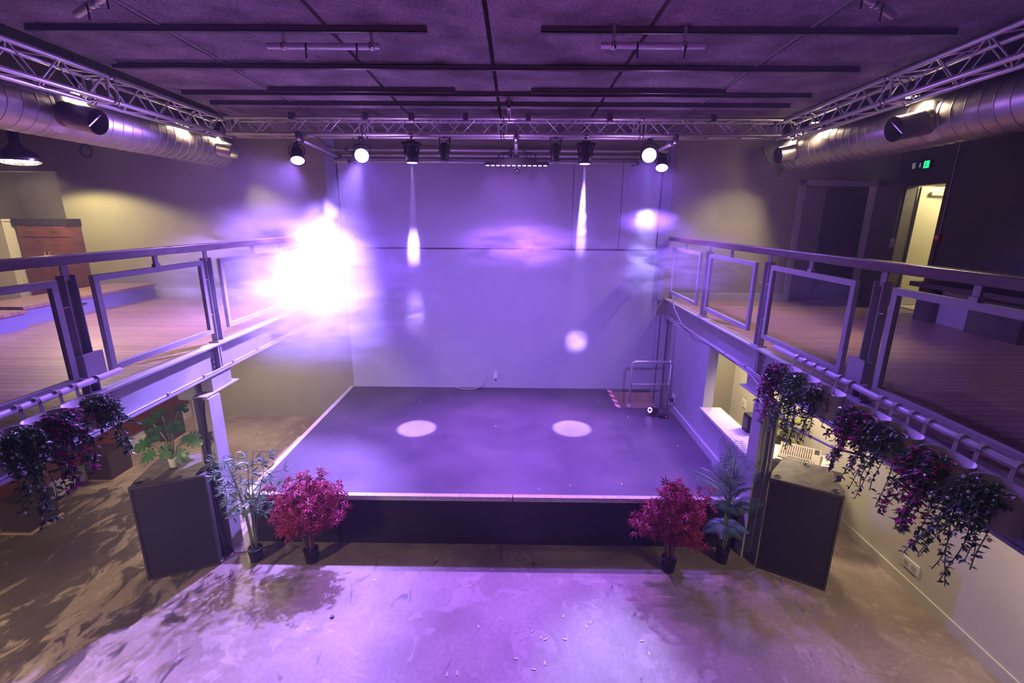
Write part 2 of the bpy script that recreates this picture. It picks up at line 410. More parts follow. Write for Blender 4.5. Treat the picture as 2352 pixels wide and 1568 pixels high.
# ------------------------------------------------------------------ stage
t = thing('stage', 'low dark stage platform with white edging strip', 'stage', (-.2, 4.94, 0))
g = G().box(-3.2, 2.74, 4.97, 7.72, ZST-.05, ZST).box(-3.2, 1.84, 7.72, 8.68, ZST-.05, ZST)
obj('deck', g, 'deck', t)
obj('fascia', G().box(-3.16, 2.74, 4.94, 4.97, 0, ZST-.06), 'fascia', t, label='black cloth front of the stage')
obj('side_panel', G().box(-3.2, -3.17, 4.97, 8.68, 0, ZST-.05), 'darkbox', t)
obj('back_panel', G().box(1.84, 2.74, 7.70, 7.72, .2, ZST-.05).box(1.84, 1.86, 7.72, 8.68, .2, ZST-.05), 'darkbox', t)
obj('edging', G().box(-3.22, -.02, 4.92, 4.985, ZST-.05, ZST+.008).box(-.01, 2.74, 4.92, 4.985, ZST-.05, ZST+.008).box(-3.23, -3.16, 4.985, 8.68, ZST-.04, ZST+.008), 'trimwhite', t, label='worn white edging strip')
# hatch landing behind the guard rail
tagged('landing_board', G().box(1.88, 2.68, 7.75, 8.6, .40, .44).box(1.88, 2.68, 8.55, 8.6, .44, .62), 'palewood', 'plywood landing board in the stair gap behind the guard rail', 'board')
tagged('hazard_strip', G().box(1.79, 1.86, 7.72, 8.6, ZST, ZST+.012), 'hazard', 'red and white striped tape along the stair gap edge', 'tape')
# guard rail
t = thing('guard_rail', 'galvanised pipe guard rail at the back right corner of stage', 'guard rail', (2.05, 7.78, ZST))
y = 7.78
obj('pipe_frame', G().tube([(2.03, y, ZST), (2.03, y, 1.43), (2.045, y, 1.475), (2.09, y, 1.49), (2.70, y, 1.49)], .022, 10), 'alu', t)
obj('mid_rail', G().tube([(2.03, y, 1.08), (2.70, y, 1.08)], .02, 10), 'alu', t)
obj('pipe_post', G().tube([(2.70, y, ZST), (2.70, y, 1.49)], .018, 10), 'alu', t)
obj('foot_plate', G().lathe([(.05, 0), (.05, .008), (.035, .03), (.028, .06)], Matrix.Translation((2.03, y, ZST)), 16), 'steel', t)
for z in (1.08, 1.49):
    obj('pipe_fitting', G().tube([(2.66, y, z), (2.715, y, z)], .028, 10), 'alu', t)
g = G().bar((2.715, 7.86, ZST), (2.715, 7.86, 2.14), .045, .045)
for k in range(24): g.box(2.688, 2.694, 7.85, 7.87, .7+k*.06, .73+k*.06)
tagged('channel_post', g, 'steel', 'slotted channel post between stage and beam behind guard rail', 'post')

# ------------------------------------------------------------------ back wall features
t = thing('projection_screen', 'large pale screen panel on wall above the stage', 'screen', (-.3, 8.66, 3.33))
obj('screen_panel', G().box(-3.14, .99, 8.66, 8.695, 3.35, 4.86).box(1.0, 1.845, 8.66, 8.695, 3.35, 4.86).box(1.855, 2.52, 8.66, 8.695, 3.35, 4.86), 'screen', t)
obj('screen_border', G().box(-3.16, -3.14, 8.65, 8.695, 3.33, 4.88).box(-3.14, 2.54, 8.658, 8.695, 3.336, 3.345).box(2.52, 2.545, 8.65, 8.695, 3.33, 4.88), 'blackmatte', t)
struct('wall_stage_back', G().box(-3.16, 2.64, 8.67, 8.7, ZST, 3.32), 'violetwall', 'pale wall at the back of the stage')
t = thing('junction_box', 'small white electrical box low on the stage back wall', 'box', (-.37, 8.6, .87))
obj('housing', G().box(-.41, -.345, 8.61, 8.67, .87, .99), 'white', t)
obj('cable_gland', G().tube([(-.375, 8.63, .87), (-.375, 8.63, .82)], .014, 8), 'knob', t)
tagged('floor_cable', G().tube([(-1.15, 8.62, .67), (-1.0, 8.55, .67), (-.8, 8.56, .67), (-.66, 8.63, .70), (-.58, 8.66, .8), (-.54, 8.66, .92)], .011, 8), 'greycable', 'grey cable curling from the back wall onto the stage', 'cable')
tagged('access_hatch', G().box(-.80, -.23, 8.655, 8.67, ZST+.01, .93), 'violetwall', 'flush rectangular panel low on stage back wall', 'panel')

# pipes across the back
for z, yy, a, b, lb in ((4.965, 8.35, -3.1, 2.5, 'upper'), (4.89, 8.42, -3.0, 2.45, 'middle'), (4.775, 8.3, -3.05, 2.25, 'lowest')):
    t = thing('scaffold_pipe', '%s of the three long pipes in front of the projection screen' % lb, 'pipe', ((a+b)/2, yy, z-.025))
    obj('pipe', G().tube([(a, yy, z), (b, yy, z)], .024, 12), 'alu', t)
    for x in (a+.25, -.1, b-.25):
        obj('clamp', G().tube([(x-.02, yy, z), (x+.02, yy, z)], .034, 10).box(x-.012, x+.012, yy, 8.67, z-.012, z+.012), 'dkmetal', t)

# ------------------------------------------------------------------ trusses
def truss(name, label, A, B, side, up, w, hA, hB, extra=0):
    """box truss from A to B (bottom inner chord), side = vector to outer chords, heights hA/hB"""
    A = Vector(A); B = Vector(B); side = Vector(side)
    t = thing(name, label, 'truss', tuple(A+side/2))
    r = .025
    U = Vector((0, 0, 1))
    ch = {}
    for k, (sd, upf) in enumerate(((0, 0), (0, 1), (1, 0), (1, 1))):
        a = A+side*sd+U*hA*upf; b = B+side*sd+U*hB*upf; ch[(sd, upf)] = (a, b)
        obj('chord', G().tube([a, b], r, 12), 'alu', t)
    L = (B-A).length; n = max(2, int(round(L/.24)))
    g = G()
    def P(key, f): a, b = ch[key]; return a.lerp(b, f)
    for k1, k2, ph in (((0, 0), (0, 1), 0), ((1, 0), (1, 1), 1), ((0, 0), (1, 0), 0), ((0, 1), (1, 1), 1)):
        for i in range(n):
            f0 = (i+.04)/n; f1 = (i+.96)/n
            if (i+ph) % 2 == 0: g.tube([P(k1, f0), P(k2, f1)], .008, 6, cap=False)
            else: g.tube([P(k2, f0), P(k1, f1)], .008, 6, cap=False)
    obj('bracing', g, 'alu', t)
    for f in [i/max(1, round(L/2.0)) for i in range(1, max(1, round(L/2.0)))]+[.01, .99]:
        for o_ in (-.06, .06) if 0.02 < f < .98 else (0,):
            ff = min(1, max(0, f+o_/L))
            g = G()
            for k1, k2 in (((0, 0), (0, 1)), ((1, 0), (1, 1)), ((0, 0), (1, 0)), ((0, 1), (1, 1))):
                g.tube([P(k1, ff), P(k2, ff)], .011, 6, cap=False)
            obj('end_frame', g, 'alu', t)
        if .02 < f < .98:
            for key in ch:
                a = P(key, f-.03/L); b = P(key, f+.03/L)
                obj('coupler', G().tube([a, b], .030, 10), 'chrome', t)
    return t
truss('lighting_truss', 'long aluminium box truss crossing above the front of the stage', (-4.16, 7.2, 5.015), (3.73, 7.2, 5.03), (0, .24, 0), 1, .24, .215, .215)
truss('lighting_truss', 'aluminium box truss along the left side under the ceiling', (-4.23, 1.2, 5.055), (-4.23, 7.44, 5.01), (-.24, 0, 0), 1, .24, .27, .215)
truss('lighting_truss', 'aluminium box truss along the right side under the ceiling', (3.8, 1.2, 5.15), (3.8, 7.44, 5.025), (.24, 0, 0), 1, .24, .26, .215)
# truss hangers
for x in (-3.2, -2.15, -1.5, -.73, .15, 1.3, 2.75):
    t = thing('truss_hanger', 'clamp hanger over the cross truss', 'clamp', (x, 7.2, 5.2), 'clamp hangers along the top of the cross truss')
    zt = 5.24
    obj('hanger_bracket', G().box(x-.035, x+.035, 7.16, 7.24, zt-.03, zt+.06), 'dkmetal', t)
    obj('hanger_rod', G().tube([(x, 7.2, zt+.05), (x, 7.2, zc(7.2))], .006, 6), 'chrome', t)

# ceiling channels
def strut(x0, x1, y, label, dz=-.045, h=.045):
    z = zc(y)+dz-.005
    g = G().box(x0, x1, y-.022, y+.022, z, z+.008).box(x0, x1, y-.022, y-.016, z, z+h).box(x0, x1, y+.016, y+.022, z, z+h)
    tagged('ceiling_channel', g, 'dkmetal', label, 'metal channel', 'dark steel channels fixed across the ceiling')
strut(-4.15, -.767, 4.46, 'dark ceiling channel nearest the camera, left of the gap')
strut(.19, 3.64, 4.46, 'dark ceiling channel nearest the camera, right of the gap')
strut(-4.15, 3.5, 5.40, 'long dark ceiling channel in the second row from camera')
strut(-4.15, -.70, 5.33, 'short doubled channel on the left half of the second row', -.06, .03)
strut(.25, 2.1, 5.33, 'short doubled channel on the right half of the second row', -.06, .03)
strut(-3.0, -.75, 6.20, 'channel left of centre in the third row from camera')
strut(.16, 2.48, 6.20, 'channel right of centre in the third row from camera')
strut(-4.15, 3.6, 6.36, 'long dark ceiling channel behind the third row')
strut(-4.1, 3.6, 6.83, 'dark ceiling channel just in front of the cross truss')
# suspended short pipes with clamps
def short_pipe(a, b, label, cl, ends=True):
    a = Vector(a); b = Vector(b)
    t = thing('suspended_pipe', label, 'pipe', tuple((a+b)/2))
    obj('pipe', G().tube([a, b], .025, 14, cap=False).tube([a, b], .019, 14, cap=False), 'alu', t)
    for f in cl:
        p = a.lerp(b, f); zt = zc(p.y)
        d = (b-a).normalized()
        g = G().tube([p-d*.02, p+d*.02], .034, 10)
        g.box(p.x-.012, p.x+.012, p.y-.012, p.y+.012, p.z+.02, zt).box(p.x-.05, p.x+.05, p.y-.02, p.y+.02, zt-.012, zt)
        obj('clamp', g, 'chrome', t)
    for f in (.35, .8):
        p = a.lerp(b, f); obj('tape_tie', G().tube([p-(b-a).normalized()*.008, p+(b-a).normalized()*.008], .028, 8).box(p.x-.006, p.x+.006, p.y-.03, p.y-.026, p.z-.10, p.z), 'black', t)
short_pipe((-2.125, 4.46, 5.27), (-1.17, 4.46, 5.27), 'short aluminium pipe hung under the ceiling left of centre', (.15, .93))
short_pipe((.688, 4.41, 5.27), (1.552, 4.41, 5.27), 'short aluminium pipe hung under the ceiling right of centre', (.12, .8))
short_pipe((-3.20, 3.86, 5.28), (-2.6, 3.5, 5.30), 'short pipe end at the top left edge of the picture', (.5,))
short_pipe((2.65, 3.82, 5.28), (2.1, 3.45, 5.30), 'short pipe end at the top right edge of the picture', (.5,))
short_pipe((-.114, 6.43, 5.235), (-.11, 6.95, 5.22), 'short pipe end pointing at the camera above the cross truss', (.6,))
def slant(a, b, label):
    a = Vector(a); b = Vector(b); t = thing('scaffold_pipe', label, 'pipe', tuple((a+b)/2)); d = (b-a).normalized()
    obj('pipe', G().tube([a, b], .026, 14), 'alu', t)
    obj('clamp', G().tube([a+d*.05, a+d*.12], .04, 10).box(a.x-.02, a.x+.02, a.y+.0, a.y+.1, a.z, a.z+.10), 'dkmetal', t)
    obj('clamp', G().tube([b-d*.12, b-d*.05], .04, 10), 'dkmetal', t)
slant((-3.12, 7.12, 4.95), (-2.93, 8.3, 4.83), 'pipe running back from the truss at left, above the dark box lamp')
slant((2.24, 7.10, 4.93), (2.05, 8.3, 4.86), 'pipe running back from the truss at right, above the bright par lamp')
slant((-.02, 7.10, 4.97), (-.01, 7.75, 4.78), 'centre pipe running back from the truss to the led bar')

# ------------------------------------------------------------------ ducts
def duct(name, label, X, Y0, Y1, Z, r, stubs, sgn):
    t = thing(name, label, 'air duct', (X, (Y0+Y1)/2, Z-r))
    n = 40; y = Y0
    g = G().tube([(X, Y0, Z), (X, Y1-.05, Z)], r, n, cap=False)
    while y < Y1-.05:
        g.tube([(X, y, Z), (X, y+.004, Z), (X, y+.010, Z), (X, y+.014, Z)], [r, r+.004, r+.004, r], n, cap=False); y += .145
    obj('duct_shell', g, 'galv', t)
    # domed end cap
    obj('end_cap', G().lathe([(r, 0), (r, .04), (r*.96, .06), (r*.5, .075), (.01, .08)], aim((X, Y1-.05, Z), (0, 1, 0)), n, cap0=False), 'galv', t)
    for (y, rr, ln, dz) in stubs:
        d = Vector((sgn, -.05, dz)).normalized()
        p = Vector((X, y, Z)); st = p+d*(r*.75); en = p+d*(r+ln)
        s_ = obj('branch_stub', G().tube([st, st.lerp(en, .3), st.lerp(en, .32), st.lerp(en, .34), en], [rr, rr, rr+.006, rr, rr], 28, cap=False).tube([en-d*.12, en], rr-.006, 28, cap=False), 'galv', t)
        obj('damper_blade', G().add([en-d*.04+Vector((0, math.cos(a)*.0, 0))+d.orthogonal().normalized()*rr*.9*c1+d.cross(d.orthogonal()).normalized()*rr*.25*s1 for a in (0,) for c1, s1 in ((-1, -.2), (1, -.2), (1, .2), (-1, .2))], [(0, 1, 2, 3)]), 'galv', s_)
        obj('saddle', G().tube([p+d*(r*.80), p+d*(r*.98)], [rr*1.6, rr*1.02], 28, cap=False), 'galv', t)
    return t
duct('spiral_duct', 'large galvanised spiral duct behind the left truss', -4.9, 1.0, 8.25, 4.93, .27, ((5.22, .125, .34, -.22), (7.78, .12, .24, -.18)), 1)
duct('spiral_duct', 'large galvanised spiral duct behind the right truss', 4.52, 1.0, 8.25, 4.93, .27, ((5.36, .125, .34, -.22), (7.78, .12, .24, -.18)), -1)
tagged('torn_cloth', G().add([(4.02, 8.3, 5.05), (4.45, 8.3, 5.1), (4.45, 8.3, 4.72), (4.33, 8.28, 4.55), (4.3, 8.3, 4.75), (4.18, 8.29, 4.78), (4.1, 8.3, 4.9),
                             (4.02, 8.34, 5.05), (4.45, 8.34, 5.1), (4.45, 8.34, 4.72), (4.33, 8.32, 4.55), (4.3, 8.34, 4.75), (4.18, 8.33, 4.78), (4.1, 8.34, 4.9)],
                            [(0, 1, 2, 3, 4, 5, 6), (13, 12, 11, 10, 9, 8, 7)]+[(i, (i+1) % 7, (i+1) % 7+7, i+7) for i in range(7)]), 'blackmatte', 'torn black cloth hanging at the far end of the right duct', 'cloth')

# ------------------------------------------------------------------ lamps
def light(kind, name, loc, col, e, to=None, size=60, blend=.3, rad=.05, parent=None):
    d = bpy.data.lights.new(name, kind); d.energy = e; d.color = col
    if kind == 'SPOT': d.spot_size = math.radians(size); d.spot_blend = blend; d.shadow_soft_size = rad
    elif kind == 'AREA': d.size = rad
    else: d.shadow_soft_size = rad
    o = bpy.data.objects.new(name, d); C.objects.link(o); o.location = loc
    if to is not None: o.rotation_euler = (Vector(to)-Vector(loc)).to_track_quat('-Z', 'Y').to_euler()
    return o
def yoke(g, p, w, up, zt):
    x, y, z = p
    g.tube([(x-w, y, z), (x-w, y, z+up*.7), (x-w*.6, y, z+up), (x+w*.6, y, z+up), (x+w, y, z+up*.7), (x+w, y, z)], .009, 6)
    g.tube([(x, y, z+up), (x, y, zt)], .012, 8).tube([(x-.03, y, zt), (x+.03, y, zt)], .035, 8)
def par(p, to, r, em, label, zt=4.98, yk=True):
    p = Vector(p); d = (Vector(to)-p).normalized()
    t = thing('par_lamp', label, 'stage light', tuple(p))
    m = aim(p, d)
    obj('housing', G().lathe([(r*.45, -.20), (r*.75, -.19), (r*.92, -.10), (r*1.05, 0), (r*1.12, .01), (r*1.12, .03), (r*1.02, .03)], m, 28, cap1=False), 'black', t)
    obj('lens', G().lathe([(.001, .012), (r, .012), (r, .016), (.001, .02)], m, 28, False, False), em, t)
    g = G(); yoke(g, p-d*.08, r*1.2, .14, zt); g.bar((p.x-d.x*.08, p.y-d.y*.08, zt), (p.x, min(7.44, p.y+.12) if p.y < 7.6 else 8.3, 5.0 if p.y < 7.6 else 4.95), .02, .02); obj('yoke', g, 'black', t)
    return t, p+d*.06
PARL = (-2.278, 7.32, 4.75); PARR = (1.925, 7.32, 4.78)
par(PARL, (-.9, 2.0, 3.0), .098, 'e_par', 'blazing round stage lamp hanging left under the cross truss')
par(PARR, (.6, 2.0, 3.0), .100, 'e_par', 'blazing round stage lamp hanging right under the cross truss')
par((-3.23, 7.32, 4.69), (-2.6, 5.9, 2.6), .095, 'e_wash', 'purple stage lamp at the far left, under the slanting pipe', 4.90)
par((2.35, 8.1, 4.70), (2.0, 6.8, 2.9), .095, 'e_wash', 'purple stage lamp low beside the right blazing lamp', 4.86)
# moving heads
def mover(x, y, label):
    t = thing('moving_head_lamp', label, 'stage light', (x, y, 4.62))
    obj('clamp', G().tube([(x, y, 4.90), (x, y, 4.99)], .014, 8).tube([(x-.03, y, 5.0), (x+.03, y, 5.0)], .034, 8), 'chrome', t)
    o = obj('base', G().box(x-.13, x+.13, y-.09, y+.09, 4.86, 4.905).box(x-.06, x+.06, y-.07, y+.07, 4.905, 4.93), 'black', t); bev(o, .01)
    obj('arm', G().box(x-.105, x-.08, y-.04, y+.04, 4.74, 4.88), 'black', t); obj('arm', G().box(x+.08, x+.105, y-.04, y+.04, 4.74, 4.88), 'black', t)
    h = obj('head', G().lathe([(.045, 4.90), (.06, 4.87), (.065, 4.80), (.075, 4.76), (.094, 4.73), (.094, 4.66), (.08, 4.635)], Matrix.Translation((x, y, 0)), 24), 'black', t)
    obj('lens', G().lathe([(.001, 4.628), (.072, 4.628), (.072, 4.632)], Matrix.Translation((x, y, 0)), 24, False, False), 'e_wash', h)
mover(-1.50, 7.12, 'black moving head with purple beam, left of the led bar'); mover(.965, 7.12, 'black moving head with purple beam, right of the led bar')
def profile(x, label):
    t = thing('profile_spotlight', label, 'stage light', (x, 7.35, 4.68)); y = 7.35
    obj('barrel', G().lathe([(.05, 4.93), (.062, 4.90), (.062, 4.72), (.057, 4.68)], Matrix.Translation((x, y, 0)), 20), 'black', t)
    obj('lens', G().lathe([(.04, 4.678), (.048, 4.668), (.052, 4.678)], Matrix.Translation((x, y, 0)), 20, True, False), 'chrome', t)
    g = G(); g.tube([(x-.075, y, 4.80), (x-.075, y, 5.0), (x+.075, y, 5.0), (x+.075, y, 4.80)], .01, 6).tube([(x, y, 5.0), (x, y, 5.04)], .02, 8)
    obj('yoke', g, 'black', t)
    obj('power_cable', G().tube([(x+.02, y, 4.93), (x+.06, y, 4.98), (x+.09, y-.04, 4.94), (x+.10, y-.05, 5.02)], .006, 6), 'cable', t)
profile(-1.065, 'unlit black profile spot left of the centre pipe'); profile(.555, 'unlit black profile spot right of the centre pipe')
# LED bar
t = thing('led_bar', 'black led batten with a row of twelve purple lights', 'stage light', (0, 7.6, 4.64))
o = obj('bar_housing', G().box(-.49, .48, 7.56, 7.64, 4.655, 4.70), 'black', t)
for k in range(12):
    x = -.45+k*.08
    obj('led_lens', G().lathe([(.001, 4.646), (.025, 4.648), (.028, 4.656)], Matrix.Translation((x, 7.595, 0)), 12, False, False), 'e_led', t)
obj('mounting_frame', G().tube([(-.28, 7.6, 4.70), (-.28, 7.6, 4.80), (-.22, 7.6, 4.83), (.22, 7.6, 4.83), (.28, 7.6, 4.80), (.28, 7.6, 4.70)], .012, 6).box(-.30, .28, 7.57, 7.63, 4.70, 4.74), 'black', t)
obj('power_box', G().box(-.2, .15, 7.58, 7.66, 4.70, 4.765), 'black', t)
for x in (-.2, -.13, .14, .2):
    obj('power_cable', G().tube([(x, 7.58, 4.74), (x*1.05, 7.57, 4.80), (x*.5, 7.5, 4.86), (0, 7.45, 4.92)], .006, 6), 'cable', t)
t = thing('small_camera', 'small round black camera hanging under the led bar', 'camera', (0, 7.55, 4.53))
obj('body', G().lathe([(.03, -.05), (.045, -.03), (.045, .02), (.038, .03)], aim((0, 7.55, 4.57), (0, -.8, -.6)), 20), 'black', t)
obj('lens_ring', G().lathe([(.018, .031), (.03, .034), (.032, .030)], aim((0, 7.55, 4.57), (0, -.8, -.6)), 20, False, False), 'chrome', t)
obj('bracket', G().box(-.01, .01, 7.56, 7.58, 4.59, 4.66), 'black', t)

# warm work lamps at the side trusses
def worklamp(x, y, z, label, to, e):
    t = thing('work_lamp', label, 'spotlight', (x, y, z))
    obj('reflector', G().lathe([(.03, .18), (.05, .16), (.06, .10), (.085, .02), (.09, 0)], Matrix.Translation((x, y, z)), 20, True, False), 'chrome', t)
    obj('bulb', G().lathe([(.001, .004), (.07, .01), (.075, .02)], Matrix.Translation((x, y, z)), 16, False, False), 'e_warm', t)
    obj('hanger', G().tube([(x, y, z+.17), (x, y, zc(y)+.08)], .01, 6), 'dkmetal', t)
    light('SPOT', 'work_lamp_light', (x, y, z-.03), WARM, e, to, 110, .6, .05)
worklamp(-4.60, 5.38, 5.10, 'chrome work lamp nearest the camera along the left truss', (-5.2, 6.0, 2.4), 154)
worklamp(-4.60, 7.00, 5.12, 'middle chrome work lamp along the left truss', (-4.7, 7.0, 2.4), 198)
worklamp(-4.60, 7.78, 5.10, 'chrome work lamp at the far end of the left truss', (-4.9, 7.9, 2.4), 198)
worklamp(4.20, 5.50, 5.14, 'chrome work lamp nearest the camera along the right truss', (3.6, 4.4, 2.4), 154)
worklamp(4.20, 7.20, 5.20, 'middle chrome work lamp along the right truss', (3.4, 7.4, 2.4), 132)
worklamp(4.20, 7.98, 5.13, 'chrome work lamp at the far end of the right truss', (3.6, 7.6, 2.4), 132)
# industrial pendant at left
t = thing('pendant_lamp', 'industrial cage pendant lamp over the left balcony', 'pendant lamp', (-6.14, 6.1, 4.5))
m = Matrix.Translation((-6.14, 6.1, 4.51))
obj('shade', G().lathe([(.045, .36), (.05, .34), (.05, .22), (.07, .18), (.13, .13), (.20, .08), (.215, .03), (.21, .0)], m, 32, True, False), 'chrome', t)
obj('bulb', G().lathe([(.001, .01), (.17, .012), (.18, .02)], m, 24, False, False), 'e_warm', t)
g = G()
for rr, dz in ((.20, -.012), (.14, -.035), (.07, -.045)): g.tube([(-6.14+rr*math.cos(a*PI/12), 6.1+rr*math.sin(a*PI/12), 4.51+dz) for a in range(24)], .004, 5, closed=True)
for a in range(8): g.tube([(-6.14+r_*math.cos(a*PI/4), 6.1+r_*math.sin(a*PI/4), 4.51+z_) for r_, z_ in ((.21, .0), (.20, -.012), (.14, -.035), (.0, -.048))], .004, 5)
obj('cage', g, 'chrome', t)
obj('suspension', G().tube([(-6.14, 6.1, 4.86), (-6.14, 6.1, 5.45)], .012, 6), 'black', t)
light('SPOT', 'pendant_light', (-6.14, 6.1, 4.47), (1, .76, .40), 160, (-6.3, 6.4, 2.4), 150, .3, .1)
light('SPOT', 'left_wall_lamp', (-7.5, 7.75, 4.50), (1, .80, .40), 150, (-7.5, 7.9, 2.4), 150, .25, .08)

# ------------------------------------------------------------------ balustrades
def balustrade(X, sgn, lb, panels, posts, brackets):
    """sgn: +1 when the room centre is towards +x"""
    t = thing('balustrade', '%s balcony balustrade with dark timber handrail and framed glass panels' % lb, 'railing', (X, 5, 2.45))
    o = obj('handrail', G().box(X-.055, X+.055, -1.5, 8.66, 3.505, 3.58), 'wood', t, label='dark timber handrail'); bev(o, .008)
    for (a, b) in panels:
        w = .05; z0, z1 = 2.585, 3.40
        x0, x1 = X-.02, X+.02
        g = G().box(x0, x1, a, b, z1-w, z1).box(x0, x1, a, b, z0, z0+w).box(x0, x1, a, a+w, z0+w, z1-w).box(x0, x1, b-w, b, z0+w, z1-w)
        f = obj('panel_frame', g, 'steel', t)
        obj('glass_pane', G().box(X-.003, X+.003, a+w-.005, b-w+.005, z0+w-.005, z1-w+.005), 'glass', f)
    for y in posts:
        g = G().box(X-.012-sgn*.04, X+.012-sgn*.04, y-.055, y+.055, 2.45, 3.40)
        g = G()
        xo = X-sgn*.05
        g.box(xo-.035, xo+.035, y-.05, y-.042, 2.45, 3.42).box(xo-.035, xo+.035, y+.042, y+.05, 2.45, 3.42).box(xo-sgn*.03-.004, xo-sgn*.03+.004, y-.045, y+.045, 2.45, 3.42)
        p_ = obj('post', g, 'steel', t)
        obj('base_plate', G().box(xo-.06, xo+.06, y-.08, y+.08, 2.45, 2.462), 'steel', p_)
        obj('post_head', G().box(xo-.006, xo+.006, y-.03, y+.03, 3.38, 3.505), 'steel', p_)
        for z in (2.78, 3.18):
            for s2 in (-1, 1):
                obj('bolt', G().tube([(xo+sgn*.02, y+s2*.04, z), (xo+sgn*.02, y+s2*.10, z)], .008, 6).lathe([(.013, 0), (.013, .01)], aim((xo+sgn*.02, y+s2*.055, z), (0, 1, 0)), 6), 'alu', p_)
    for y in brackets:
        obj('rail_bracket', G().box(X-.02, X+.02, y-.03, y+.03, 3.40, 3.43).box(X-.01, X+.01, y-.025, y+.025, 3.43, 3.505), 'steel', t)
    return t
balustrade(XR, -1, 'right', ((2.2, 3.47), (3.86, 5.18), (5.52, 6.86), (7.2, 8.5)), (3.66, 5.34, 7.03), (2.85, 4.5, 6.2, 7.9))
balustrade(XL, 1, 'left', ((2.1, 3.47), (3.78, 5.16), (5.46, 6.86), (7.1, 8.5)), (3.62, 5.31, 6.98), (2.8, 4.5, 6.2, 7.8))

# ------------------------------------------------------------------ planter rails and planters
def prail(X, sgn, Y1, lb, ys, Xb):
    t = thing('planter_rail', 'grey pipe rail fixed outside the %s balustrade carrying hanging pots' % lb, 'rail', (X, Y1/2, 2.6))
    obj('pipe', G().tube([(X, .2, 2.625), (X, Y1, 2.625)], .024, 14), 'steel', t)
    for y in ys:
        obj('bracket_plate', G().box(min(Xb, Xb+sgn*.01), max(Xb, Xb+sgn*.01), y-.09, y+.09, 2.56, 2.80), 'steel', t)
        obj('pipe_clip', G().tube([(X, y-.17, 2.625), (X, y-.14, 2.625)], .031, 12).box(min(X, Xb), max(X, Xb), y-.165, y-.145, 2.60, 2.625), 'steel', t)
prail(2.65, -1, 4.64, 'right', (3.66, 2.0), XR-.03)
prail(-3.30, 1, 3.70, 'left', (3.62, 2.0), XL+.02)

